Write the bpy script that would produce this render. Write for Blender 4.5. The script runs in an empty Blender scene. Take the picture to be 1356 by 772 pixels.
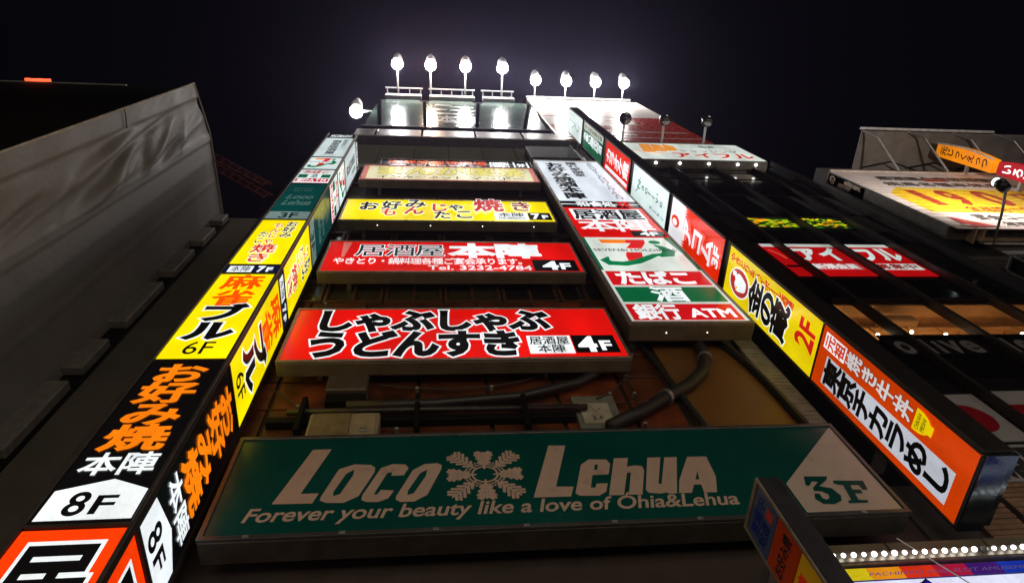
import bpy, math, random
from mathutils import Vector, Matrix
random.seed(7)
S = bpy.context.scene
C = S.collection

# ---------------------------------------------------------------- camera
cam = bpy.data.objects.new('camera', bpy.data.cameras.new('camera'))
C.objects.link(cam)
cam.location = (0, 0, 1.6)
cam.rotation_euler = (2.72355433, 0.104233036, -0.046458755)
cam.data.sensor_width = 36
cam.data.lens = 877.914 / 1356 * 36
cam.data.clip_start = 0.05
cam.data.clip_end = 1500
S.camera = cam

# ---------------------------------------------------------------- world, street glow, exposure
SUN_EL, SUN_AZ = math.radians(10), math.radians(17)      # the lit street behind the camera, a little to its right
w = bpy.data.worlds.new("World"); S.world = w; w.use_nodes = True
nt = w.node_tree; bg = nt.nodes['Background']
sky = nt.nodes.new('ShaderNodeTexSky'); sky.sky_type = 'NISHITA'; sky.sun_disc = False
sky.sun_elevation = math.radians(-9); sky.sun_rotation = math.pi - SUN_AZ
mx = nt.nodes.new('ShaderNodeVectorMath'); mx.operation = 'ADD'
nt.links.new(sky.outputs[0], mx.inputs[0]); mx.inputs[1].default_value = (0.014, 0.013, 0.024)
nt.links.new(mx.outputs[0], bg.inputs[0]); bg.inputs[1].default_value = 0.09
sun = bpy.data.objects.new('sun', bpy.data.lights.new('sun', 'SUN')); C.objects.link(sun)
sun.data.energy = 0.42; sun.data.angle = math.radians(14); sun.data.color = (1.0, 0.86, 0.72)
d = Vector((math.sin(SUN_AZ) * math.cos(SUN_EL), -math.cos(SUN_AZ) * math.cos(SUN_EL), math.sin(SUN_EL)))
sun.rotation_euler = d.to_track_quat('Z', 'Y').to_euler()
S.view_settings.view_transform = 'Standard'
S.view_settings.look = 'None'
S.view_settings.gamma = 1
S.view_settings.exposure = 0
S.cycles.max_bounces = 5
S.cycles.sample_clamp_indirect = 4
S.cycles.use_denoising = True

# ---------------------------------------------------------------- materials
def lin(c):
    r = []
    for v in c:
        v /= 255
        r.append(v / 12.92 if v < .04045 else ((v + .055) / 1.055) ** 2.4)
    return tuple(r) + (1,)
MC = {}
def D(name, col, rough=.6, metal=0, var=.25, scale=6, bump=.15, coat=0, stretch=(1, 1, 1), spec=.5):
    """painted, metal, glass or masonry surface: base colour with uneven dirt, roughness and fine relief"""
    if name in MC: return MC[name]
    m = bpy.data.materials.new(name); m.use_nodes = True; n = m.node_tree; b = n.nodes['Principled BSDF']
    tc = n.nodes.new('ShaderNodeTexCoord'); mp = n.nodes.new('ShaderNodeMapping'); mp.inputs['Scale'].default_value = stretch
    n.links.new(tc.outputs['Object'], mp.inputs[0])
    nz = n.nodes.new('ShaderNodeTexNoise'); nz.inputs['Scale'].default_value = scale; nz.inputs['Detail'].default_value = 6
    n.links.new(mp.outputs[0], nz.inputs['Vector'])
    rp = n.nodes.new('ShaderNodeValToRGB'); c = col
    rp.color_ramp.elements[0].position = .3; rp.color_ramp.elements[1].position = .7
    rp.color_ramp.elements[0].color = tuple(x * (1 - var) for x in c[:3]) + (1,)
    rp.color_ramp.elements[1].color = tuple(min(1, x * (1 + var)) for x in c[:3]) + (1,)
    n.links.new(nz.outputs[0], rp.inputs[0]); n.links.new(rp.outputs[0], b.inputs['Base Color'])
    mr = n.nodes.new('ShaderNodeMapRange'); mr.inputs[3].default_value = max(.02, rough - .1); mr.inputs[4].default_value = min(1, rough + .12)
    n.links.new(nz.outputs[0], mr.inputs[0]); n.links.new(mr.outputs[0], b.inputs['Roughness'])
    b.inputs['Metallic'].default_value = metal
    b.inputs['Specular IOR Level'].default_value = spec
    b.inputs['Coat Weight'].default_value = coat; b.inputs['Coat Roughness'].default_value = .08
    if bump:
        n2 = n.nodes.new('ShaderNodeTexNoise'); n2.inputs['Scale'].default_value = scale * 7; n2.inputs['Detail'].default_value = 4
        n.links.new(mp.outputs[0], n2.inputs['Vector'])
        bp = n.nodes.new('ShaderNodeBump'); bp.inputs['Strength'].default_value = bump; bp.inputs['Distance'].default_value = .02
        n.links.new(n2.outputs[0], bp.inputs['Height']); n.links.new(bp.outputs[0], b.inputs['Normal'])
    MC[name] = m
    return m
def E(col, s=1.0, rough=.22, uneven=.28):
    """back-lit acrylic print: the tubes behind it give an uneven, slightly banded light"""
    key = ('E', tuple(col), s, rough, uneven)
    if key in MC: return MC[key]
    m = bpy.data.materials.new('lit_acrylic_%02x%02x%02x' % tuple(int(v) for v in col)); m.use_nodes = True
    n = m.node_tree; b = n.nodes['Principled BSDF']; c = lin(col)
    b.inputs['Base Color'].default_value = tuple(x * .6 + .008 for x in c[:3]) + (1,)
    b.inputs['Roughness'].default_value = rough
    b.inputs['Emission Color'].default_value = c
    tc = n.nodes.new('ShaderNodeTexCoord'); mp = n.nodes.new('ShaderNodeMapping'); mp.inputs['Scale'].default_value = (1, 1, .35)
    n.links.new(tc.outputs['Object'], mp.inputs[0])
    nz = n.nodes.new('ShaderNodeTexNoise'); nz.inputs['Scale'].default_value = 1.6; nz.inputs['Detail'].default_value = 3
    n.links.new(mp.outputs[0], nz.inputs['Vector'])
    n2 = n.nodes.new('ShaderNodeTexNoise'); n2.inputs['Scale'].default_value = 40
    n.links.new(tc.outputs['Object'], n2.inputs['Vector'])
    mr = n.nodes.new('ShaderNodeMapRange'); mr.inputs[1].default_value = .3; mr.inputs[2].default_value = .7
    mr.inputs[3].default_value = s * (1 - uneven); mr.inputs[4].default_value = s * (1 + uneven * .6)
    n.links.new(nz.outputs[0], mr.inputs[0])
    m3 = n.nodes.new('ShaderNodeMapRange'); m3.inputs[1].default_value = .3; m3.inputs[2].default_value = .7
    m3.inputs[3].default_value = .9; m3.inputs[4].default_value = 1.08; n.links.new(n2.outputs[0], m3.inputs[0])
    mu = n.nodes.new('ShaderNodeMath'); mu.operation = 'MULTIPLY'
    n.links.new(mr.outputs[0], mu.inputs[0]); n.links.new(m3.outputs[0], mu.inputs[1])
    n.links.new(mu.outputs[0], b.inputs['Emission Strength'])
    MC[key] = m
    return m
def G(name, col, s):                                     # a plain glowing lamp
    if name in MC: return MC[name]
    m = bpy.data.materials.new(name); m.use_nodes = True; b = m.node_tree.nodes['Principled BSDF']
    b.inputs['Emission Color'].default_value = col; b.inputs['Emission Strength'].default_value = s
    b.inputs['Base Color'].default_value = (.8, .8, .8, 1)
    MC[name] = m; return m
def g(v): return (v, v, v, 1)
WHITE = (238, 246, 250); RED = (222, 14, 8); YEL = (255, 232, 0); ORA = (255, 62, 0); BLK = (6, 6, 8); NAVY = (10, 22, 60)
K = E(BLK, .6)
M_frame = D('dark_sign_frame', lin((62, 56, 52)), .45, .3)
M_frame_grey = D('brushed_sign_frame', lin((150, 142, 130)), .35, .6, scale=12)
M_cab = D('sign_cabinet_tan', (.13, .105, .07, 1), .45, .2, var=.25, scale=3)
M_black = D('black_cladding', g(.005), .7, spec=.15)
M_dark = D('dark_wall_paint', (.05, .045, .04, 1), .8)
M_steel = D('galvanised_steel', g(.35), .4, .7, scale=14)
M_white_steel = D('white_painted_steel', g(.7), .45)

# ---------------------------------------------------------------- mesh helpers (everything is given in metres of the place)
LOC = {}
def obj(name, verts, faces, m, parent=None, loc=(0, 0, 0), smooth=False, shared=None):
    """one mesh object; verts are in place coordinates, shifted by the thing's own base"""
    base = LOC[parent.name] if parent else Vector(loc)
    me = shared
    if me is None:
        me = bpy.data.meshes.new(name); me.from_pydata([tuple(Vector(v) - base) for v in verts], [], faces); me.materials.append(m); me.update()
        if smooth:
            for p in me.polygons: p.use_smooth = True
    o = bpy.data.objects.new(name, me); C.objects.link(o)
    if parent: o.parent = parent; LOC[o.name] = base
    else: o.location = base; LOC[o.name] = base
    return o
def thing(name, label, cat, loc, group=None):
    o = bpy.data.objects.new(name, None); C.objects.link(o); o.location = loc; o.empty_display_size = .3
    LOC[o.name] = Vector(loc); o['label'] = label; o['category'] = cat
    if group: o['group'] = group
    return o
def struct(name, verts, faces, m):
    o = obj(name, verts, faces, m); o['kind'] = 'structure'; return o
def boxv(x0, x1, y0, y1, z0, z1, bev=0.0):
    if bev <= 0:
        v = [(x, y, z) for x in (x0, x1) for y in (y0, y1) for z in (z0, z1)]
        f = [(0, 1, 3, 2), (4, 6, 7, 5), (0, 4, 5, 1), (2, 3, 7, 6), (0, 2, 6, 4), (1, 5, 7, 3)]
        return v, f
    b = min(bev, (x1 - x0) * .45, (y1 - y0) * .45, (z1 - z0) * .45)
    import itertools
    v = []; idx = {}
    L = ((x0, x1), (y0, y1), (z0, z1))
    for cx, cy, cz in itertools.product((0, 1), repeat=3):
        for ax in range(3):                              # vertex on the face of axis ax
            p = []
            for a, s_ in enumerate((cx, cy, cz)):
                e = L[a][s_]
                if a != ax: e += b if s_ == 0 else -b
                p.append(e)
            idx[(cx, cy, cz, ax)] = len(v); v.append(tuple(p))
    f = []
    for ax in range(3):
        for s_ in (0, 1):
            o1, o2 = [a for a in range(3) if a != ax]
            q = []
            for t1, t2 in ((0, 0), (1, 0), (1, 1), (0, 1)):
                c = [0, 0, 0]; c[ax] = s_; c[o1] = t1; c[o2] = t2; q.append(idx[(*c, ax)])
            f.append(tuple(q))
    for ax in range(3):                                  # edges
        o1, o2 = [a for a in range(3) if a != ax]
        for t1 in (0, 1):
            for t2 in (0, 1):
                c0 = [0, 0, 0]; c0[o1] = t1; c0[o2] = t2; c1 = list(c0); c1[ax] = 1
                f.append((idx[(*c0, o1)], idx[(*c1, o1)], idx[(*c1, o2)], idx[(*c0, o2)]))
    for c in itertools.product((0, 1), repeat=3): f.append(tuple(idx[(*c, a)] for a in range(3)))
    return v, f
def join(*vf):
    V, F = [], []
    for v, f in vf:
        k = len(V); V += list(v); F += [tuple(i + k for i in q) for q in f]
    return V, F
def box(name, x0, x1, y0, y1, z0, z1, m, parent=None, bev=.012):
    v, f = boxv(x0, x1, y0, y1, z0, z1, bev); return obj(name, v, f, m, parent)
def tube(pts, r, seg=10, cap=True):
    pts = [Vector(p) for p in pts]; V, F = [], []
    up = None
    for i, p in enumerate(pts):
        t = (pts[min(i + 1, len(pts) - 1)] - pts[max(i - 1, 0)]).normalized()
        if up is None: up = t.orthogonal().normalized()
        up = (up - t * up.dot(t)).normalized(); s_ = t.cross(up)
        rr = r[i] if isinstance(r, (list, tuple)) else r
        for k in range(seg):
            a = 2 * math.pi * k / seg; V.append(tuple(p + (up * math.cos(a) + s_ * math.sin(a)) * rr))
    for i in range(len(pts) - 1):
        for k in range(seg): F.append((i * seg + k, i * seg + (k + 1) % seg, (i + 1) * seg + (k + 1) % seg, (i + 1) * seg + k))
    if cap: F.append(tuple(range(seg))[::-1]); F.append(tuple((len(pts) - 1) * seg + k for k in range(seg)))
    return V, F
def sph(c, r, u=16, v=10, sx=1, sy=1, sz=1):
    V = [(c[0], c[1], c[2] + r * sz)]; F = []
    for i in range(1, v):
        for k in range(u):
            a, b = math.pi * i / v, 2 * math.pi * k / u
            V.append((c[0] + r * sx * math.sin(a) * math.cos(b), c[1] + r * sy * math.sin(a) * math.sin(b), c[2] + r * sz * math.cos(a)))
    V.append((c[0], c[1], c[2] - r * sz)); n = len(V) - 1
    for k in range(u): F.append((0, 1 + k, 1 + (k + 1) % u)); F.append((n, 1 + (v - 2) * u + (k + 1) % u, 1 + (v - 2) * u + k))
    for i in range(v - 2):
        for k in range(u): F.append((1 + i * u + k, 1 + (i + 1) * u + k, 1 + (i + 1) * u + (k + 1) % u, 1 + i * u + (k + 1) % u))
    return V, F

# ---------------------------------------------------------------- lettering
GC = {}
def glyph(s, bev, shear=0):
    key = (s, round(bev, 4), shear)
    if key not in GC:
        c = bpy.data.curves.new('lettering', 'FONT'); c.body = s; c.resolution_u = 6 if ord(s[0]) < 0x2000 else 3; c.bevel_depth = bev * .62; c.bevel_resolution = 0; c.shear = shear
        o = bpy.data.objects.new('lettering', c); me = o.to_mesh()
        vs = [tuple(v.co) for v in me.vertices]; fs = [tuple(p.vertices) for p in me.polygons]
        if bev > 0:
            fs = [f for f in fs if min(vs[i][2] for i in f) > -1e-5]
            used = sorted({i for f in fs for i in f}); re = {i: k for k, i in enumerate(used)}
            vs = [(vs[i][0], vs[i][1], vs[i][2] / (bev * .62)) for i in used]; fs = [tuple(re[i] for i in f) for f in fs]
        o.to_mesh_clear(); bpy.data.objects.remove(o); bpy.data.curves.remove(c)
        GC[key] = (vs, fs)
    return GC[key]
class Face:
    """a flat sign face in the place: origin, right, up, outward"""
    def __init__(s, o, u, v=(0, 0, 1), n=(0, -1, 0)):
        s.o = Vector(o); s.u = Vector(u); s.v = Vector(v); s.n = Vector(n)
    def p(s, a, b, h=0): return tuple(s.o + s.u * a + s.v * b + s.n * h)
class Panel:
    """one print on a face, inside the rectangle a0..a1, b0..b1; x and y below run 0..1 over it"""
    def __init__(s, face, a0, b0, a1, b1, m, parent, label=None, th=.02, name='panel', pts=None):
        s.f = face; s.a0, s.b0, s.w, s.h = a0, b0, a1 - a0, b1 - b0; s.k = 0
        if pts is None: pts = [(0, 0), (1, 0), (1, 1), (0, 1)]
        q = [s.P(x, y, 0) for x, y in pts] + [s.P(x, y, -th) for x, y in pts]
        n = len(pts); fs = [tuple(range(n))] + [(i, i + n, (i + 1) % n + n, (i + 1) % n) for i in range(n)]
        s.o = obj(name, q, fs, m, parent)
        if label: s.o['label'] = label
    def P(s, x, y, h): return s.f.p(s.a0 + x * s.w, s.b0 + y * s.h, h)
    def put(s, V, F, m, name='lettering'): return obj(name, V, F, m, s.o)
    def chars(s, text, x, y, w, h, m, bold=.02, outs=(), vertical=False, tight=1.0, name='lettering', shear=0, up=0):
        n = len(text); lays = [(bold, m)] + list(outs)
        base = s.k + len(lays)
        for li, (bv, mm) in enumerate(lays):
            V, F = [], []; h0 = .0016 * (base - li) + up
            for i, ch in enumerate(text):
                if ch == ' ': continue
                if vertical: cx, cy, cw, chh = x, y + h * (n - 1 - i) / n, w, h / n
                else: cx, cy, cw, chh = x + w * i / n, y, w / n, h
                vs, fs = glyph(ch, bv, shear); k = len(V)
                asc = ord(ch) < 0x2000
                if asc:
                    v0, _ = glyph(ch, 0, shear); x0 = min(p[0] for p in v0); x1 = max(p[0] for p in v0)
                for px, py, pz in vs:
                    if asc: gx = .5 + (px - (x0 + x1) / 2) * 1.15; gy = .1 + py * 1.15
                    else: gx, gy = px, py + .14
                    if vertical and ch in 'ー-・': gx, gy = gy, 1 - gx
                    gx = .5 + (gx - .5) * tight; gy = .5 + (gy - .5) * tight
                    V.append(s.P(cx + gx * cw, cy + gy * chh, h0 + (pz * .0006 if bv > 0 else 0)))
                F += [tuple(a + k for a in f) for f in fs]
            s.put(V, F, mm, name if li == 0 else 'lettering_outline')
        s.k = base
    def latin(s, text, x, y, w, h, m, bold=.02, outs=(), shear=0, name='lettering', fit=None):
        lays = [(bold, m)] + list(outs); base = s.k + len(lays)
        v0, _ = glyph(text, 0, shear); X0 = min(p[0] for p in v0); X1 = max(p[0] for p in v0); Y0 = min(p[1] for p in v0); Y1 = max(p[1] for p in v0)
        if fit: Y0, Y1 = fit
        for li, (bv, mm) in enumerate(lays):
            vs, fs = glyph(text, bv, shear); h0 = .0016 * (base - li)
            s.put([s.P(x + (p[0] - X0) / (X1 - X0) * w, y + (p[1] - Y0) / (Y1 - Y0) * h, h0 + (p[2] * .0006 if bv > 0 else 0)) for p in vs], fs, mm, name if li == 0 else 'lettering_outline')
        s.k = base
    def poly(s, pts, m, name='printed_shape', th=.0):
        s.k += 1
        return s.put([s.P(x, y, .0016 * s.k) for x, y in pts], [tuple(range(len(pts)))], m, name)
    def rect(s, x, y, w, h, m, name='printed_band'): return s.poly([(x, y), (x + w, y), (x + w, y + h), (x, y + h)], m, name)
    def disc(s, x, y, rx, ry, m, n=28, name='printed_disc', a0=0, a1=360):
        return s.poly([(x + rx * math.cos(math.radians(a0 + (a1 - a0) * i / n)), y + ry * math.sin(math.radians(a0 + (a1 - a0) * i / n))) for i in range(n + (a1 - a0 < 360))], m, name)
    def stroke(s, pts, wd, m, name='printed_stroke', asp=None):
        """a brush stroke of varying width (quads)"""
        s.k += 1; asp = asp or s.w / s.h; V = []; F = []
        n = len(pts)
        for i, (x, y) in enumerate(pts):
            x0, y0 = pts[max(i - 1, 0)]; x1, y1 = pts[min(i + 1, n - 1)]
            dx, dy = (x1 - x0) * asp, (y1 - y0); L = math.hypot(dx, dy) or 1; ww = wd[i] if isinstance(wd, (list, tuple)) else wd
            nx, ny = -dy / L * ww / 2 / asp, dx / L * ww / 2
            V += [s.P(x + nx, y + ny, .0016 * s.k), s.P(x - nx, y - ny, .0016 * s.k)]
            if i: F.append((2 * i - 2, 2 * i - 1, 2 * i + 1, 2 * i))
        return s.put(V, F, m, name)
def FRONT(y): return Face((0, y, 0), (1, 0, 0), n=(0, -1, 0))
def RIGHTSIDE(x): return Face((x, 0, 0), (0, 1, 0), n=(1, 0, 0))     # faces +X, right = +Y
def LEFTSIDE(x): return Face((x, 0, 0), (0, -1, 0), n=(-1, 0, 0))    # faces -X, right = -Y

# ================================================================ SETTING
M_asph = D('asphalt', g(.05), .85, scale=3, bump=.4)
struct('street', [(-900, -900, 0), (900, -900, 0), (900, 900, 0), (-900, 900, 0)], [(0, 1, 2, 3)], M_asph)
v, f = boxv(-60, 60, 3.2, 60, .004, .13, .03)
struct('pavement', v, f, D('paving', g(.22), .8, scale=4))

# ---------------------------------------------------------------- main building
WY = 5.3
mb = thing('office_building', 'tall dark building hung all over with stacked lit shop signs', 'building', (1, WY, 0))
M_wall = D('dark_tiled_wall', (.035, .025, .02, 1), .7, scale=3)
box('wall', -3.3, 5.5, WY, 16, 0, 29.4, M_wall, mb, .03)
M_or = D('rust_orange_wall_panel', (.125, .025, .003, 1), .55, var=.7, scale=2.2)
M_or2 = D('brown_orange_wall_panel', (.08, .02, .003, 1), .55, var=.7, scale=1.7)
z = 8.1; r = 0
while z < 12.9:                                          # rust coloured cladding panels, open joints between them
    x = -3.26 + (.0 if r % 2 else .0)
    while x < 3.3:
        w_ = .99; x1 = min(x + w_, 3.5)
        box('wall_panel', x + .02, x1 - .02, WY - .05 - random.random() * .008, WY - .002, z + .02, z + .68, random.choice((M_or, M_or, M_or2)), mb, .008)
        x += w_ + .015
    z += .7; r += 1
M_mull = D('window_frame_bronze', (.11, .055, .022, 1), .45, .3)
M_glass_dark = D('dark_window_glass', (.018, .017, .012, 1), .12, 0, bump=0, coat=.6)
M_glass_olive = D('olive_glow_glass', (.05, .045, .018, 1), .18, 0, bump=0, coat=.5)  # dim olive light of the rooms put into the glass colour
def window(parent, x0, x1, z0, z1, y, frame, glass, cols=1, t=.06, dp=.09, name='window'):
    parts = [boxv(x0, x1, y - dp, y, z0, z0 + t), boxv(x0, x1, y - dp, y, z1 - t, z1)]
    for i in range(cols + 1):
        xx = x0 + (x1 - x0 - t) * i / cols
        parts.append(boxv(xx, xx + t, y - dp + .003, y, z0 + t, z1 - t))
    v, f = join(*parts); fr = obj(name, v, f, frame, parent)
    for i in range(cols):
        a = x0 + (x1 - x0 - t) * i / cols + t; b = x0 + (x1 - x0 - t) * (i + 1) / cols
        box('pane', a, b, y - .035, y - .015, z0 + t, z1 - t, glass, fr, 0)
for fl, (z0, z1) in enumerate(((12.95, 13.95), (15.3, 16.9), (18.4, 20.0), (21.4, 23.2))):
    for i in range(6):
        window(mb, -3.2 + i * 1.12, -3.2 + i * 1.12 + 1.08, z0, z1, WY, M_mull, M_glass_olive if fl == 0 and i < 4 else M_glass_dark, 2 if fl == 0 else 1)
# big brown hoarding panel right of the rust panels, its frame curved at the upper right corner
M_brown = D('brown_panel', (.16, .075, .018, 1), .45, var=.15, scale=1.2)
cur = [(3.62, 8.3), (5.0, 8.3), (5.03, 8.9)] + [(5.02 - .55 * (1 - math.cos(math.radians(a))) * .9, 9.2 + 2.2 * math.sin(math.radians(a))) for a in range(0, 91, 10)] + [(3.62, 11.4)]
n = len(cur)
obj('hoarding_panel', [(x, WY - .07, z) for x, z in cur] + [(x, WY, z) for x, z in cur], [tuple(range(n))] + [(i, i + n, (i + 1) % n + n, (i + 1) % n) for i in range(n)], M_brown, mb)
pv, pf = tube([(x + (.06 if x > 3.7 else -.04), WY - .1, z) for x, z in cur[1:]], .07, 8); obj('hoarding_frame', pv, pf, D('black_steel', g(.02), .4, .3), mb, smooth=True)
M_conc = D('ribbed_concrete', (.26, .24, .20, 1), .85, scale=5)
z = 8.5
while z < 12.6:
    box('wall_tile', 5.16, 5.5, WY - .05 - random.random() * .01, WY - .002, z + .006, z + .094, M_conc, mb, .006); z += .1
# upper wall: plain olive grey panels under the parapet
M_up = D('olive_grey_panel', (.16, .17, .12, 1), .5, scale=1.5)
for i in range(7):
    box('wall_panel', -3.28 + i * 1.25, -3.28 + i * 1.25 + 1.23, WY - .06, WY - .002, 23.6, 27.2, M_up, mb, .01)
# parapet: pale metal panels standing proud of the wall
M_par = D('parapet_metal', (.42, .38, .36, 1), .35, .5, scale=3)
px = [-3.19, -2.35, -.55, 1.55, 3.45, 5.2]
for i in range(5):
    v, f = boxv(px[i] + .02, px[i + 1] - .02, 4.98, 5.25, 27.45, 29.1, .03)
    if i == 0: v = [(p[0] - (.0 if p[2] > 28 else .0), p[1], p[2]) for p in v]
    obj('parapet_panel', v, f, M_par, mb)
for xx in px[1:-1]: box('parapet_joint', xx - .035, xx + .035, 4.972, 4.979, 27.46, 29.09, D('seam_black', g(.004), .95, spec=0), mb, 0)
box('parapet_soffit', -3.19, 5.2, 4.9, 5.3, 27.25, 27.44, D('soffit_dark', (.10, .10, .09, 1), .6), mb, .02)
v, f = boxv(3.3, 5.05, 4.93, 5.28, 24.3, 26.2, .03)
obj('wall_box', v, f, D('grey_green_box', (.035, .045, .038, 1), .6, spec=.2), mb)
box('roof_slab', -3.3, 5.5, 5.3, 16, 29.42, 29.7, M_dark, mb, .02)

# canopy ceiling over the shop at the lower right
cp = thing('shop_canopy', 'olive grey canopy edge above the row of round bulbs', 'canopy', (6, 4.9, 5.6))
M_ol = D('canopy_olive', (.11, .095, .06, 1), .5, scale=3)
for i in range(5):
    box('soffit_panel', 3.55 + i * 1.1, 3.55 + i * 1.1 + 1.08, 4.98, 5.28, 6.25, 6.42 + .0 * i, M_ol, cp, .01)
box('canopy_beam', 3.5, 9.4, 4.93, 5.28, 6.0, 6.24, M_ol, cp, .015)
br = thing('ribbed_wall', 'brown ribbed tile wall between the orange hanging sign and the bulbs', 'wall', (7, 5.3, 6.4))
M_rib = D('brown_rib_tile', (.22, .13, .07, 1), .6, scale=7)
box('wall_backing', 5.52, 9.0, 5.3, 5.39, 0, 7.62, M_dark, br, 0)
for i in range(13):
    for j in range(3):
        box('tile', 6.2 + j * 1.15, 6.2 + j * 1.15 + 1.14, WY - .06 - random.random() * .01, WY - .001, 6.45 + i * .085, 6.45 + i * .085 + .072, M_rib, br, .008)

# ---------------------------------------------------------------- unseen glowing shop fronts behind the camera, added to light the sign undersides
ob = thing('fill_shop_row', 'unseen row of glowing shop fronts behind the viewer, added to light the signs', 'building', (0, -7, 0))
box('wall', -26, 26, -18, -7.2, 0, 19, M_dark, ob, .05)
shops = [(-19, -10.5, (255, 226, 180), (225, 60, 20)), (-10, -2.2, (250, 240, 220), (240, 200, 30)), (-1.8, 6.5, (255, 232, 190), (250, 245, 235)), (7, 15, (245, 245, 240), (220, 40, 30)), (15.5, 24, (255, 220, 170), (40, 90, 190))]
def GS(c, s): return G('shop_fill_%d_%d_%d' % c, lin(c), s)
for (a, b, c1, c2) in shops:
    k = 4
    for i in range(k):
        xa = a + (b - a) * i / k; xb = a + (b - a) * (i + 1) / k
        obj('fill_window', [(xa + .06, -7.18, .4), (xb - .06, -7.18, .4), (xb - .06, -7.18, 3.0), (xa + .06, -7.18, 3.0)], [(3, 2, 1, 0)], GS(c1, 2.0), ob)
        box('mullion', xb - .05, xb + .05, -7.2, -7.1, 0.13, 3.1, M_steel, ob, .01)
    box('awning', a, b, -7.2, -6.4, 3.12, 3.25, M_frame, ob, .02)
    box('fill_fascia', a + .1, b - .1, -7.2, -6.95, 3.5, 4.7, GS(c2, 1.6), ob, .02)
    box('fill_upper_sign', a + 1.2, b - 1.2, -7.2, -6.95, 6.2, 7.8, GS(c1, 1.5), ob, .02)
    for i in range(3): box('upper_window', a + .6 + i * 2.6, a + 2.4 + i * 2.6, -7.2, -7.15, 9, 10.8, M_glass_dark, ob, .02)
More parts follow.
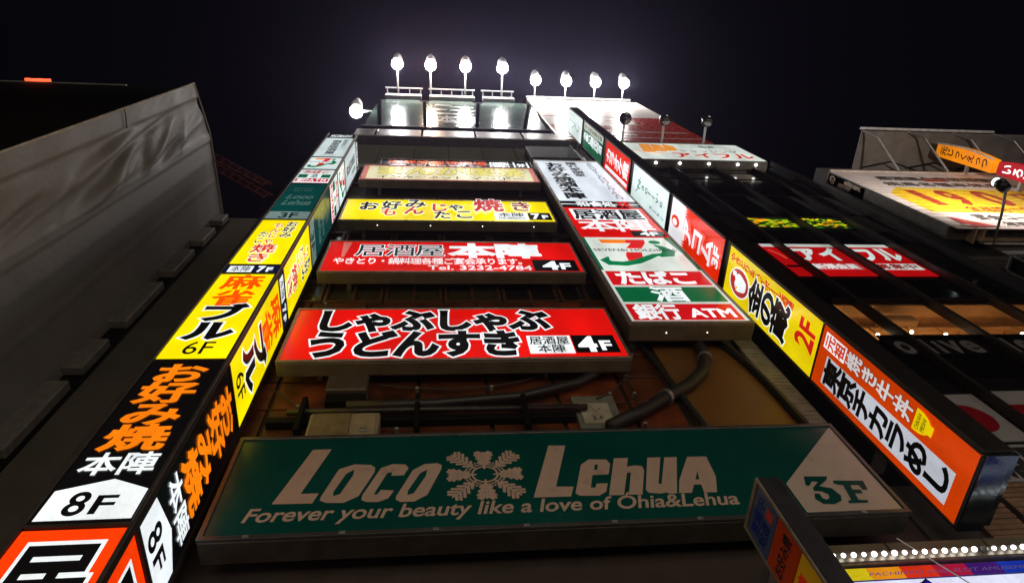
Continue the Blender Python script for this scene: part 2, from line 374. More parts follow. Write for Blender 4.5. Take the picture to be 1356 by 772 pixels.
# ================================================================ LEFT BLADE SIGN
lb = thing('tower_sign', 'tallest two-faced column of lit signs, yellow, teal and white, at the left corner', 'sign', (-2.9, 4.5, 2.9))
box('cabinet', -3.30, -2.44, 4.02, 5.06, 2.8, 22.66, M_frame, lb, .02)
for (x0, x1, y0, y1) in ((-3.32, -3.245, 3.975, 4.06), (-2.445, -2.405, 3.975, 4.065), (-2.46, -2.405, 4.985, 5.08), (-3.32, -3.26, 4.98, 5.08)):
    box('corner_rail', x0, x1, y0, y1, 2.78, 22.68, M_frame, lb, .008)
for z in (6.6, 12, 17, 21.5):
    box('bracket', -3.0, -2.8, 5.06, 5.32, z, z + .12, M_steel, lb, .01)
FA = (FRONT(3.995), -3.235, -2.452)
FB = (RIGHTSIDE(-2.415), 4.075, 4.975)
wK = ((.045, E(WHITE, 1.05)),)
def tower(face, a0, a1, side):
    def pan(z0, z1, c, s=1.0, label=None): return Panel(face, a0, z0, a1, z1, E(c, s), lb, label)
    W_ = E(WHITE, 1.05); O = E((255, 130, 10), 1.0)
    p = pan(2.95, 5.98, ORA, 1.0, 'red orange panel with a black character outlined in white')
    p.chars('居酒屋', .08, .04, .84, .92, K, .045, ((.12, W_),), vertical=True)
    p = pan(6.06, 8.62, (5, 5, 8), .5, 'black panel with orange characters above a white 8F arrow')
    p.poly([(.02, .01), (.98, .01), (.98, .15), (.56, .205), (.02, .15)], W_)
    p.latin('8', .24, .03, .2, .11, K, .03); p.latin('F', .52, .035, .2, .085, K, .03)
    p.chars('本陣', .08, .22, .84, .13, W_, .035)
    p.chars('お好み焼', .14, .36, .7, .62, O, .055, vertical=True, tight=1.08)
    p = pan(8.72, 11.30, YEL, 1.0, 'yellow panel with orange and black characters over 6F')
    p.chars('麻雀', .14, .55, .74, .44, E((255, 84, 0)), .045, vertical=True)
    p.chars('ブル', .14, .17, .72, .40, K, .09, ((.16, W_),), vertical=True, tight=1.05)
    p.latin('6F', .30, .035, .42, .12, K, .008)
    p = pan(11.36, 11.66, NAVY, .8); p.rect(.06, .08, .46, .84, W_); p.chars('本陣', .1, .12, .38, .76, E((60, 60, 90)), .02)
    p.latin('7', .62, .12, .12, .74, W_, .06); p.latin('F', .8, .15, .1, .55, W_, .06)
    p = pan(11.69, 13.98, YEL, 1.0, 'yellow panel with scattered small red and black characters')
    p.chars('お好み', .60, .56, .28, .40, K, .04, ((.09, W_),), vertical=True)
    p.chars('もんじゃ', .34, .42, .24, .50, E((200, 40, 10)), .03, ((.08, W_),), vertical=True)
    p.chars('たこ', .14, .42, .24, .28, K, .03, ((.08, W_),), vertical=True)
    p.chars('焼き', .22, .03, .5, .38, E((215, 60, 10)), .04, ((.09, W_),), vertical=True)
    p = pan(14.06, 14.54, (128, 150, 148), .75); p.latin('3F', .3, .15, .42, .68, E((20, 60, 60), .5), .05)
    p = pan(14.55, 16.62, (0, 84, 80), .5, 'teal panel with pale italic lettering')
    gr = E((100, 140, 136), .42)
    p.latin('Loco', .14, .44, .7, .14, gr, .05, shear=.3); p.latin('Lehua', .14, .22, .72, .16, gr, .05, shear=.3)
    p.latin('Forever your beauty', .2, .80, .5, .05, gr, .02); p.latin('like a love', .2, .72, .5, .05, gr, .02)
    p = pan(16.76, 17.98, WHITE, 1.0)
    p.rect(.03, .68, .94, .27, E((215, 225, 225))); p.chars('たばこ', .12, .68, .76, .27, E((200, 30, 30)), .06)
    p.rect(.03, .36, .27, .26, E((0, 110, 70), .8)); p.rect(.70, .36, .27, .26, E((0, 110, 70), .8)); p.chars('酒', .40, .34, .2, .3, E((40, 110, 90)), .03)
    p.rect(.03, .05, .94, .25, E((200, 30, 40), .9)); p.chars('銀行ATM', .08, .06, .84, .22, W_, .05)
    p = pan(18.07, 19.34, (225, 240, 240), 1.0); seven(p)
    p = pan(19.46, 21.96, (214, 230, 232), .9, 'white panel with black characters')
    p.chars('個室居酒屋', .30, .12, .34, .76, K, .04, vertical=True); p.chars('宴会承り', .68, .5, .2, .4, K, .02, vertical=True)
    p.rect(.25, .05, .5, .012, K)
    p = pan(22.02, 22.56, (16, 20, 22), .8); p.latin('ARCOBALENO', .1, .2, .8, .6, W_, .03)
    for z in (6.02, 8.67, 11.33, 11.675, 14.02, 16.69, 18.025, 19.40, 21.99):
        q, fq = [], []
        h = .012
        q = [face.p(a0 - .005, z - .018, h), face.p(a1 + .005, z - .018, h), face.p(a1 + .005, z + .018, h), face.p(a0 - .005, z + .018, h),
             face.p(a0 - .005, z - .018, -.03), face.p(a1 + .005, z - .018, -.03), face.p(a1 + .005, z + .018, -.03), face.p(a0 - .005, z + .018, -.03)]
        obj('cross_rail', q, [(0, 1, 2, 3), (0, 4, 5, 1), (2, 6, 7, 3), (1, 5, 6, 2), (0, 3, 7, 4)], M_frame, lb)
def seven(p, big=False):
    Gc = E((0, 118, 70), .95); Rc = E((215, 30, 30), 1.0); Oc = E((240, 120, 20), 1.0)
    p.poly([(.17, .92), (.47, .92), (.45, .80), (.19, .80)], Oc)
    p.poly([(.47, .92), (.68, .92), (.66, .80), (.575, .63), (.41, .63), (.50, .80), (.45, .80)], Rc)
    p.poly([(.38, .51), (.545, .51), (.52, .38), (.50, .26), (.34, .26), (.35, .40)], Rc)
    p.disc(.77, .83, .065, .06, Gc, name='printed_dot')
    p.stroke([(.74, .74), (.80, .66), (.84, .54), (.80, .44), (.70, .38)], [.03, .09, .14, .15, .05], Gc, asp=1)
    p.stroke([(.155, .36), (.10, .26), (.14, .18), (.28, .16), (.42, .22), (.54, .32), (.66, .42), (.80, .47)], [.02, .10, .13, .12, .11, .10, .08, .03], Gc, asp=1)
    p.latin('SEVEN&i HOLDINGS', .05, .535, .88, .07, K if not big else E((40, 40, 40), .5), .02, fit=(0, .69))
tower(*FA, False); tower(*FB, True)

# ================================================================ CENTRE SIGNS
def wide_sign(label, x0, x1, z0, z1, yf=4.8, th=.24, fr=M_cab, rail=.045, cat='sign', rail_m=None):
    t = thing('signboard', label, cat, ((x0 + x1) / 2, yf + th / 2, z0))
    box('cabinet', x0 - rail, x1 + rail, yf + .012, yf + th, z0 - rail, z1 + rail, fr, t, .015)
    rm = rail_m or M_frame_grey
    v, f = join(boxv(x0 - rail, x1 + rail, yf - .02, yf + .011, z0 - rail, z0, .004), boxv(x0 - rail, x1 + rail, yf - .02, yf + .011, z1, z1 + rail, .004),
                boxv(x0 - rail, x0, yf - .018, yf + .011, z0, z1, .004), boxv(x1, x1 + rail, yf - .018, yf + .011, z0, z1, .004))
    obj('frame', v, f, rm, t)
    k = int((x1 - x0) / .85)
    for i in range(k):                                   # clips along the lower rail
        xx = x0 + (i + .5) * (x1 - x0) / k
        box('clip', xx - .02, xx + .02, yf - .028, yf - .021, z0 - rail, z0 - .005, M_steel, t, 0)
    for xx in (x0 + .5, x1 - .5):
        box('bracket', xx - .04, xx + .04, yf + th, 5.3, z0 + .2, z0 + .28, M_steel, t, 0)
    return t
W_ = E(WHITE, 1.05); Kk = K
# shabu-shabu
t = wide_sign('red sign with two rows of bold black characters outlined in white, above the teal sign', -2.2, 2.87, 10.05, 11.71)
p = Panel(FRONT(4.795), -2.2, 10.05, 2.87, 11.71, E(RED, .95, .22), t)
p.chars('しゃぶしゃぶ', .055, .52, .74, .46, K, .085, ((.15, W_),), tight=1.06)
p.chars('うどんすき', .055, .03, .64, .49, K, .085, ((.15, W_),), tight=1.06)
p.rect(.71, .07, .135, .34, W_); p.chars('居酒屋', .715, .23, .125, .17, E((50, 45, 50), .5), .03); p.chars('本陣', .735, .075, .085, .16, E((50, 45, 50), .5), .03)
p.rect(.848, .07, .135, .34, K); p.latin('4', .865, .1, .05, .27, W_, .07); p.latin('F', .932, .12, .03, .17, W_, .06)
# izakaya honjin
t = wide_sign('red sign with white characters for a fourth floor bar, telephone number below', -2.17, 2.88, 13.4, 15.06)
p = Panel(FRONT(4.795), -2.17, 13.4, 2.88, 15.06, E(RED, .9, .22), t)
p.poly([(.05, .97), (.085, .97), (.07, .45), (.06, .45)], E((225, 120, 110), .8), 'printed_pennant')
p.chars('居酒屋', .11, .48, .355, .42, E((40, 50, 60), .6), .015, ((.065, W_),), tight=1.05)
p.chars('本陣', .485, .44, .37, .50, W_, .075, tight=1.04)
p.chars('やきとり・鍋料理各種ご宴会承ります。', .035, .22, .76, .20, W_, .02, tight=1.08)
p.latin('Tel. 3232-4784', .40, .05, .40, .13, W_, .02)
p.rect(.81, .02, .175, .36, K); p.latin('4', .85, .07, .055, .25, W_, .07); p.latin('F', .92, .08, .035, .18, W_, .06)
# okonomiyaki
t = wide_sign('yellow sign with jumbled black and red characters and a 7F corner', -2.2, 2.84, 16.55, 18.25)
p = Panel(FRONT(4.795), -2.2, 16.55, 2.84, 18.25, E(YEL, .95, .22), t)
B2 = E((20, 22, 40), .5); R2 = E((205, 25, 10), .9)
for ch, x, y, s_, c in (('お', .06, .45, .10, B2), ('好', .17, .50, .10, B2), ('み', .28, .56, .11, B2), ('も', .17, .18, .085, R2), ('ん', .28, .24, .10, R2), ('じ', .40, .38, .10, R2), ('ゃ', .49, .44, .09, B2), ('た', .42, .04, .09, B2), ('こ', .52, .05, .10, B2), ('焼', .62, .40, .15, R2), ('き', .80, .42, .12, E((150, 60, 20), .9))):
    p.chars(ch, x, y, s_, s_ * 4.3, c, .05, ((.10, W_),))
p.rect(.715, .02, .16, .34, W_); p.chars('本陣', .73, .16, .13, .2, B2, .02); p.latin('THE PAGODA', .73, .06, .13, .08, B2, .02)
p.rect(.877, .02, .11, .34, E((8, 14, 24), .5)); p.latin('7', .895, .07, .035, .24, W_, .07); p.latin('F', .945, .09, .025, .15, W_, .06)
for k in range(4):
    v, f = sph((-1.35 + k * 1.22, 4.9, 16.5), .011, 8, 6); obj('glint_dot', v, f, G('white_glint_glow', (1, 1, 1, 1), 4), t)  # glowing dots stand in for reflections on the underside
# manga cafe
t = wide_sign('pale yellow sign with pink border and outlined characters, near the top of the stack', -2.12, 2.98, 20.3, 21.98, rail_m=D('pink_rail', (.5, .2, .18, 1), .4))
p = Panel(FRONT(4.795), -2.12, 20.3, 2.98, 21.98, E((215, 130, 120), .9), t)
p.rect(.025, .06, .95, .90, E((228, 222, 180), .9)); Yc = E((228, 216, 110), .9)
p.chars('まんが喫茶', .06, .34, .88, .62, Yc, .06, ((.085, E((70, 66, 40), .5)),), tight=1.02)
p.chars('インターネット', .08, .08, .50, .22, E((60, 50, 50), .5), .02); p.chars('マンボー', .60, .08, .33, .22, E((60, 50, 50), .5), .02)
# black strip behind
t = wide_sign('narrow black sign with small red characters, topmost of the centre stack', -1.75, 3.1, 22.45, 23.5, yf=4.95, th=.2, rail_m=M_frame)
p = Panel(FRONT(4.945), -1.75, 22.45, 3.1, 23.5, E((10, 8, 10), .5), t)
p.chars('海鮮炉端焼酒場', .04, .4, .66, .55, E((235, 80, 10), .9), .03); p.chars('個室宴会最大百名様御予約承中', .06, .1, .6, .24, W_, .05)
p.rect(.72, .12, .13, .34, W_); p.rect(.72, .54, .13, .34, W_); p.chars('本日営業中', .725, .55, .12, .3, K, .03); p.chars('年中無休', .725, .14, .12, .3, K, .03)
p.rect(.88, .1, .012, .8, W_); p.rect(.97, .1, .012, .8, W_); p.latin('9F', .905, .3, .05, .4, W_, .05)
for i in range(6): box('clip', -1.55 + i * .62, -1.45 + i * .62, 4.80, 4.92, 22.28, 22.42, M_frame_grey, t, .005)

# teal Loco Lehua sign (unlit, slightly off level)
t = thing('signboard', 'wide unlit teal sign reading Loco Lehua with a grey 3F corner', 'sign', (0, 4.9, 6.7))
ax0, ax1, az0, az1 = -2.2, 4.99, 6.68, 8.19
box('cabinet', ax0 - .05, ax1 + .05, 4.812, 5.1, az0 - .05, az1 + .05, D('teal_sign_cabinet', (.08, .07, .055, 1), .4, .5), t, .015)
v, f = join(boxv(ax0 - .05, ax1 + .05, 4.775, 4.811, az0 - .05, az0, .004), boxv(ax0 - .05, ax1 + .05, 4.775, 4.811, az1, az1 + .05, .004), boxv(ax0 - .05, ax0, 4.777, 4.811, az0, az1, .004), boxv(ax1, ax1 + .05, 4.777, 4.811, az0, az1, .004))
obj('frame', v, f, D('teal_sign_rail', g(.13), .3, .7, var=.12, scale=3), t)
for i in range(8):
    xx = ax0 + .4 + i * .9; box('clip', xx - .03, xx + .03, 4.766, 4.774, az0 - .05, az0 - .01, M_steel, t, 0)
for xx in (-1.5, 1.2, 4.2): box('bracket', xx - .05, xx + .05, 5.1, 5.3, 7.2, 7.3, M_steel, t, 0)
M_teal = D('teal_acrylic', (.001, .060, .052, 1), .22, 0, var=.12, scale=1.3, bump=.02)
M_gl = D('grey_print', (.46, .345, .285, 1), .3, var=.05, bump=0)
M_gl2 = D('grey_print_light', (.44, .38, .33, 1), .3, var=.06, bump=0)
p = Panel(FRONT(4.795), ax0, az0, ax1, az1, M_teal, t)
def px_(r): return (r * 4.795 - ax0) / (ax1 - ax0)
def pz_(r): return (r * 4.795 + 1.6 - az0) / (az1 - az0)
p.poly([(px_(1.041), .995), (px_(.811), pz_(1.158)), (px_(.812), .005), (.998, .005), (.998, .5)], M_gl2, 'corner_print')
LETTERS = [[(0.4897, 0.8417), (0.5178, 0.8358), (0.4858, 0.3636), (0.5125, 0.3576), (0.5047, 0.2563), (0.4488, 0.2589)], [(0.5124, 0.2861), (0.5339, 0.5967), (0.5488, 0.657), (0.5777, 0.651), (0.5814, 0.5967), (0.5727, 0.4788), (0.5471, 0.4768), (0.5382, 0.3417), (0.5449, 0.3364), (0.549, 0.3815), (0.5665, 0.3815), (0.5598, 0.2934), (0.5469, 0.2536), (0.5175, 0.2609)], [(0.5907, 0.6629), (0.6142, 0.6623), (0.6064, 0.5596), (0.6202, 0.5715), (0.6312, 0.5609), (0.6317, 0.5126), (0.6129, 0.2483), (0.5924, 0.2536), (0.609, 0.4914), (0.6026, 0.4887), (0.5848, 0.2517), (0.5619, 0.2536)], [(0.646, 0.6576), (0.6677, 0.6576), (0.6451, 0.3589), (0.6494, 0.3523), (0.6743, 0.6563), (0.6953, 0.6563), (0.6665, 0.249), (0.6535, 0.2503), (0.6519, 0.2656), (0.6427, 0.253), (0.6241, 0.2649), (0.6211, 0.2974)], [(0.7125, 0.6543), (0.7448, 0.6523), (0.7416, 0.4166), (0.7293, 0.247), (0.7092, 0.2477), (0.711, 0.3338), (0.6999, 0.3364), (0.6897, 0.249), (0.6698, 0.2517), (0.6804, 0.3901)], [(0.112, 0.8656), (0.141, 0.8669), (0.1113, 0.3775), (0.137, 0.3768), (0.131, 0.2775), (0.0751, 0.2828)], [(0.1406, 0.3033), (0.141, 0.3377), (0.1588, 0.6285), (0.1815, 0.6795), (0.206, 0.6675), (0.2131, 0.6364), (0.2131, 0.5841), (0.1944, 0.3338), (0.1747, 0.2722), (0.1502, 0.2781)], [(0.1993, 0.2947), (0.2071, 0.2728), (0.2235, 0.2689), (0.2374, 0.3026), (0.2448, 0.3808), (0.2257, 0.3914), (0.2203, 0.3424), (0.216, 0.349), (0.2324, 0.5702), (0.2394, 0.5781), (0.2389, 0.5397), (0.2572, 0.5391), (0.264, 0.6185), (0.2591, 0.6596), (0.2391, 0.6702), (0.222, 0.6278), (0.1996, 0.3411)], [(0.2478, 0.2914), (0.2491, 0.3291), (0.2708, 0.594), (0.2882, 0.6596), (0.3083, 0.6656), (0.315, 0.6404), (0.314, 0.594), (0.2935, 0.3245), (0.275, 0.2616), (0.2544, 0.2609)]]
COUNTERS = [[(0.5559, 0.5921), (0.5609, 0.5927), (0.5576, 0.5351), (0.5523, 0.5325)], [(0.7164, 0.4834), (0.7127, 0.3907), (0.7061, 0.3881)], [(0.1711, 0.5742), (0.1821, 0.6205), (0.1818, 0.5589), (0.1675, 0.3609), (0.1581, 0.3424), (0.1576, 0.3868)], [(0.2819, 0.5556), (0.2928, 0.5954), (0.2904, 0.5219), (0.2737, 0.3444), (0.2645, 0.3285), (0.265, 0.3728)]]
DIGITS = [[(0.8836, 0.3834), (0.9221, 0.3748), (0.9164, 0.3358), (0.8967, 0.2709), (0.9139, 0.2444), (0.9195, 0.1649), (0.9138, 0.1113), (0.8989, 0.0788), (0.8816, 0.0874), (0.875, 0.143), (0.8804, 0.196), (0.8878, 0.1901), (0.8869, 0.1464), (0.8915, 0.1278), (0.8983, 0.1437), (0.9011, 0.1801), (0.8935, 0.2152), (0.8825, 0.2225), (0.8848, 0.2576), (0.9001, 0.3166), (0.891, 0.3252), (0.88, 0.2748), (0.8762, 0.2874)], [(0.9257, 0.3265), (0.9748, 0.3152), (0.9702, 0.2152), (0.9619, 0.2172), (0.9616, 0.2675), (0.9481, 0.2702), (0.9458, 0.2252), (0.9586, 0.2179), (0.9567, 0.1781), (0.9442, 0.1808), (0.9419, 0.1152), (0.9559, 0.1079), (0.9523, 0.0808), (0.9224, 0.0815), (0.9235, 0.1093), (0.9299, 0.1139), (0.9364, 0.2735), (0.9302, 0.2795), (0.9235, 0.2947)]]
for q_ in LETTERS: p.k = 1; p.poly(q_, M_gl, 'letter')
for q_ in COUNTERS: p.k = 2; p.poly(q_, M_teal, 'letter_counter')
for q_ in DIGITS: p.k = 2; p.poly(q_, M_teal, 'floor_number')
line_ = 'Forever your beauty like a love of Óhia&Lehua'
ex_ = lambda t_: (min(v_[0] for v_ in glyph(t_, 0, .25)[0]), max(v_[0] for v_ in glyph(t_, 0, .25)[0]))
l0, l1 = ex_(line_); pos_ = 0
for wd_ in line_.split(' '):                              # one piece of lettering per word
    pre = line_[:pos_ + len(wd_)]; b_ = ex_(pre)[1]; a_, c_ = ex_(wd_); x1_ = (b_ - l0) / (l1 - l0); x0_ = x1_ - (c_ - a_) / (l1 - l0)
    sc_ = px_(.672) - px_(-.395); p.k = 0
    p.latin(wd_, px_(-.395) + x0_ * sc_, .12, (x1_ - x0_) * sc_, .125, M_gl, .03, shear=.25, fit=(0, .7)); pos_ += len(wd_) + 1
# flower crest: eight branching sprays round an open ring
def crest(cx, cy, rx, ry):
    V, F = [], []
    def blob(x, y, a, L, w_):
        k = len(V); n = 6
        for i in range(n):
            b = 2 * math.pi * i / n
            dx, dy = math.cos(b) * L, math.sin(b) * w_
            xx = x + dx * math.cos(a) - dy * math.sin(a); yy = y + dx * math.sin(a) + dy * math.cos(a)
            V.append(p.P(cx + xx * rx, cy + yy * ry, .0020 + k * 1.5e-6))
        F.append(tuple(range(k, k + n)))
    for q in range(8):
        a = q * math.pi / 4; R_ = 1.0 if q % 2 == 0 else 1.30
        for s_ in (.30, .38, .44, .5, .56, .62, .68, .74, .80, .86, .92, .98):
            blob(math.cos(a) * s_ * R_, math.sin(a) * s_ * R_, a, .085, .035)
        for s_, L in ((.42, .17), (.54, .24), (.66, .29), (.78, .28), (.90, .18)):
            for sg in (-1, 1):
                b = a + sg * .8
                for j in range(1, 5):
                    blob(math.cos(a) * s_ * R_ + math.cos(b) * L * j / 3.6, math.sin(a) * s_ * R_ + math.sin(b) * L * j / 3.6, b + .25 * sg, .065, .052)
        for j in range(5):
            b = a + (j - 2) * math.pi / 20; blob(math.cos(b) * .57, math.sin(b) * .55, b, .05, .03)
            blob(math.cos(b) * .36, math.sin(b) * .34, b + 1.57, .07, .035); blob(math.cos(b) * .47, math.sin(b) * .45, b + 1.57, .07, .025)
    return obj('crest', V, F, M_gl, p.o)
crest(px_(.112), pz_(1.224), .054, .25)

# ================================================================ MIDDLE VERTICAL SIGN
t = thing('vertical_sign', 'tall white, red and green sign with convenience store logo, right of the red signs', 'sign', (4.2, 4.8, 11))
x0, x1, z0, z1 = 3.17, 5.2, 11.0, 22.72
box('cabinet', x0 - .05, x1 + .05, 4.712, 5.02, z0 - .06, z1 + .05, M_cab, t, .015)
M_wr = E((190, 190, 185), .55)
v, f = join(boxv(x0 - .05, x1 + .05, 4.672, 4.711, z0 - .06, z0, .004), boxv(x0 - .05, x1 + .05, 4.672, 4.711, z1, z1 + .05, .004), boxv(x0 - .05, x0, 4.674, 4.711, z0, z1, .004), boxv(x1, x1 + .05, 4.674, 4.711, z0, z1, .004))
obj('frame', v, f, M_frame_grey, t)
for xx in (3.75, 4.45):
    v, f = sph((xx, 4.86, 10.94), .010, 8, 6); obj('glint_dot', v, f, G('white_glint_glow', (1, 1, 1, 1), 4), t)  # reflected glints made as small glowing spheres, no lamps here
for z in (12, 16, 20): box('bracket', 4.0, 4.1, 5.02, 5.3, z, z + .12, M_steel, t, 0)
F_ = FRONT(4.695)
def mp(a, b, c, s=1.0, label=None): return Panel(F_, x0, a, x1, b, E(c, s, .12), t, label)
p = mp(11.0, 13.255, (205, 210, 205), .9)                # white backing the three strips sit on
p.rect(.03, .03, .94, .28, E((205, 16, 24), .9)); p.chars('銀行', .08, .04, .38, .26, W_, .05, tight=1.05); p.latin('ATM', .54, .08, .38, .14, W_, .05)
p.rect(.03, .345, .94, .29, E((0, 105, 62), .8)); p.chars('酒', .34, .35, .3, .28, W_, .05, tight=1.05)
p.rect(.03, .67, .94, .30, E((205, 16, 24), .9)); p.chars('たばこ', .10, .675, .76, .29, W_, .065, tight=1.05)
p = mp(13.27, 15.2, (222, 232, 225), .95, 'white panel with the orange, red and green store logo')
p.rect(.0, .0, .035, 1, E((0, 105, 62), .8)); p.poly([(.92, 1), (1, 1), (1, .0), (.97, 0), (.97, .5)], E((0, 105, 62), .8)); seven(p, True)
p = mp(15.26, 17.49, RED, .9, 'red panel with white characters')
p.rect(.06, .54, .88, .4, W_); p.chars('居酒屋', .07, .55, .86, .38, E((40, 40, 50), .5), .05)
p.chars('本陣', .08, .16, .84, .38, W_, .035, tight=1.1); p.rect(.6, .0, .38, .17, E((20, 26, 26), .6)); p.latin('4F', .7, .03, .2, .11, W_, .06)
p = mp(17.53, 18.07, (10, 10, 12), .5); p.rect(0, .42, 1, .1, W_); p.chars('和食処', .2, .05, .5, .9, W_, .05); p.chars('花', .72, .05, .2, .9, E((220, 30, 30)), .06)
p = mp(18.1, 22.7, (222, 232, 242), 1.0, 'pale panel with columns of black characters')
p.chars('お好み焼酒本陣', .12, .04, .28, .90, K, .07, vertical=True, tight=1.05)
p.chars('隠れ家個室', .46, .56, .18, .40, K, .05, vertical=True); p.chars('ARCOBALENONISHIKAN', .78, .04, .12, .92, E((50, 60, 90), .5), .01, vertical=True)
p.rect(.1, .955, .8, .006, K)

# ================================================================ RIGHT BLADE SIGN
rb = thing('blade_sign', 'long projecting sign at right, orange and yellow lit faces towards the camera side', 'sign', (5.75, 4.5, 6.5))
X = 5.56
LF = LEFTSIDE(X)
M_cap = D('shiny_sign_bottom', (.06, .075, .09, 1), .14, .85, var=.15, scale=3, bump=.05)
M_bl = D('black_sign_spine', (.014, .012, .011, 1), .45, .2)
box('cabinet', X + .022, 5.94, 4.0, 4.99, 6.60, 29.9, M_bl, rb, .015)
box('end_cap', X + .0, 5.86, 3.99, 5.0, 6.53, 6.598, M_cap, rb, .01)
box('end_cap_flange', 5.862, 5.96, 4.02, 4.96, 6.56, 6.64, M_cap, rb, .01)
segs = [(6.60, 9.60), (9.64, 12.94), (13.22, 16.31), (16.59, 19.70), (20.06, 23.02), (23.46, 26.58), (26.92, 29.76)]
for (a, b) in segs:
    v, f = join(boxv(X - .012, X + .021, 3.985, 4.04, a, b, .004), boxv(X - .012, X + .021, 4.955, 5.0, a, b, .004), boxv(X - .01, X + .021, 4.041, 4.954, b, b + .04, .003), boxv(X - .01, X + .021, 4.041, 4.954, a - .036, a, .003))
    obj('frame', v, f, M_frame, rb)
for z in (8, 12, 16, 20, 24, 28): box('bracket', 5.7, 5.8, 4.99, 5.42, z, z + .14, M_steel, rb, 0)
def rp(i, c, s=1.0, label=None): return Panel(LF, -4.953, segs[i][0], -4.042, segs[i][1], E(c, s, .15), rb, label)
# in panel coordinates x runs from the wall (0) out to the street edge (1)
p = rp(0, (232, 70, 0), .66, 'orange panel, black characters on white with bowl emblem')
p.rect(.10, .065, .47, .86, E((198, 204, 216), .85)); p.chars('東京チカラめし', .12, .075, .43, .84, K, .075, vertical=True, tight=1.08)
p.rect(.66, .80, .26, .17, W_); p.chars('元祖', .67, .805, .24, .16, E((220, 60, 4), .9), .06, vertical=True)
p.chars('焼き牛丼', .66, .33, .27, .46, E((225, 215, 215), .9), .05, ((.09, E((90, 20, 0), .6)),), vertical=True, tight=1.0)
Yb = E((235, 205, 0), .95)
p.poly([(.64 + .30 * (.5 + .5 * math.cos(math.radians(a))), .30 + .075 * math.sin(math.radians(a))) for a in range(180, 361, 12)] + [(.94, .318), (.64, .318)], Yb, 'printed_bowl'); p.rect(.72, .214, .14, .02, Yb)
p.latin('CHIKARA', .68, .285, .22, .02, E((40, 60, 0), .5), .02); p.latin('MESHI', .70, .255, .18, .02, E((40, 60, 0), .5), .02)
p = rp(1, (238, 212, 8), .9, 'yellow panel, black brushed characters and a round rooster badge')
Rr = E((205, 30, 20), .9)
p.chars('やきとり＆ハイボール酒場', .72, .25, .18, .72, Rr, .05, ((.07, E((240, 200, 40), .8)),), vertical=True, tight=1.1)
p.chars('金の蔵', .12, .27, .62, .42, K, .075, ((.13, W_),), vertical=True, tight=1.12)
p.latin('2', .36, .035, .22, .15, Rr, .05); p.latin('F', .64, .035, .18, .13, Rr, .05)
p.disc(.42, .815, .30, .125, W_); p.disc(.42, .815, .275, .115, E((190, 60, 60), .8)); 
p.poly([(.42 + .17 * math.cos(math.radians(a)) * (1 + .15 * math.sin(math.radians(a * 3))), .80 + .08 * math.sin(math.radians(a)) * (1 + .12 * math.cos(math.radians(a * 2)))) for a in range(0, 360, 15)], W_, 'printed_bird')
p.poly([(.45, .90), (.58, .91), (.60, .87), (.52, .85), (.45, .86)], W_, 'printed_bird'); p.poly([(.36, .87), (.44, .93), (.50, .88), (.44, .86)], Rr, 'printed_comb'); p.poly([(.22, .84), (.34, .85), (.32, .82)], E((240, 170, 20)), 'printed_beak')
p = rp(2, (240, 44, 4), .85, 'orange red panel with white top and three white characters')
p.rect(0, .72, 1, .28, E((240, 240, 245), 1.05)); 
for i in range(14): p.poly([(i / 14, .725), ((i + 1) / 14, .725), ((i + .5) / 14, .66)], E((240, 240, 245), 1.05), 'printed_ray')
p.disc(.48, .865, .15, .085, E((225, 50, 10))); p.disc(.45, .875, .09, .05, E((240, 240, 245), 1.05))
p.chars('アコム', .18, .14, .56, .55, W_, .07, vertical=True, tight=1.1)
p.latin('3F', .30, .03, .42, .09, W_, .06)
p = rp(3, (222, 240, 238), 1.0, 'white panel with thin green script')
p.chars('Naolive', .38, .12, .30, .72, E((90, 140, 135), .6), .012, vertical=True, tight=1.1); p.latin("'", .68, .25, .04, .04, E((90, 140, 135), .6), .01)
p.stroke([(.25, .86), (.4, .8), (.7, .78), (.75, .76)], .012, E((90, 140, 135), .6)); p.chars('MENU', .15, .04, .1, .4, E((60, 70, 130), .6), .02, vertical=True)
p = rp(4, (235, 36, 8), .95, 'red panel with chunky white characters'); p.chars('カラオケ館', .30, .06, .5, .88, W_, .05, vertical=True, tight=1.15); p.rect(.06, .05, .12, .9, W_)
p = rp(5, (0, 96, 62), .85, 'green panel with pale header'); p.rect(.72, 0, .28, 1, E((190, 205, 190), .9)); p.chars('完全個室宴会場', .76, .05, .2, .9, E((70, 70, 60), .6), .03, vertical=True)
p.chars('うまい屋本店', .28, .2, .4, .78, W_, .06, vertical=True, tight=1.1); p.chars('酒', .3, .03, .34, .16, W_, .04)
p = rp(6, (224, 238, 236), 1.0, 'white panel, topmost on the projecting sign'); p.chars('Salon de', .45, .1, .25, .8, E((120, 150, 150), .7), .01, vertical=True)
p.stroke([(.3, .7), (.5, .5), (.35, .3), (.45, .2)], .015, E((120, 150, 150), .7))

# ================================================================ SMALL DIM BLADE at lower right
t = thing('blade_sign', 'small dark projecting sign with dim orange and blue faces in front of the teal sign', 'sign', (2.95, 4.1, 3.4))
box('cabinet', 2.862, 3.07, 3.8, 4.37, 3.3, 6.10, D('grey_sign_spine', (.016, .015, .022, 1), .5), t, .012)
v, f = join(boxv(2.838, 2.861, 3.8, 3.83, 3.3, 6.1, .004), boxv(2.838, 2.861, 4.34, 4.37, 3.3, 6.1, .004), boxv(2.84, 2.861, 3.831, 4.339, 6.05, 6.1, .004))
obj('frame', v, f, D('pale_sign_rail', (.25, .22, .17, 1), .4, .4), t)
box('bracket', 2.93, 3.0, 4.37, 5.3, 5.6, 5.68, M_steel, t, 0)
SF = LEFTSIDE(2.845)
p = Panel(SF, -4.335, 5.66, -3.835, 6.03, E((60, 72, 96), .10), t); p.chars('営業中', .1, .5, .8, .4, E((8, 20, 70), .3), .06); p.chars('地酒', .1, .1, .5, .4, E((10, 20, 60), .3), .05); p.rect(.68, .12, .2, .3, E((120, 30, 20), .4))
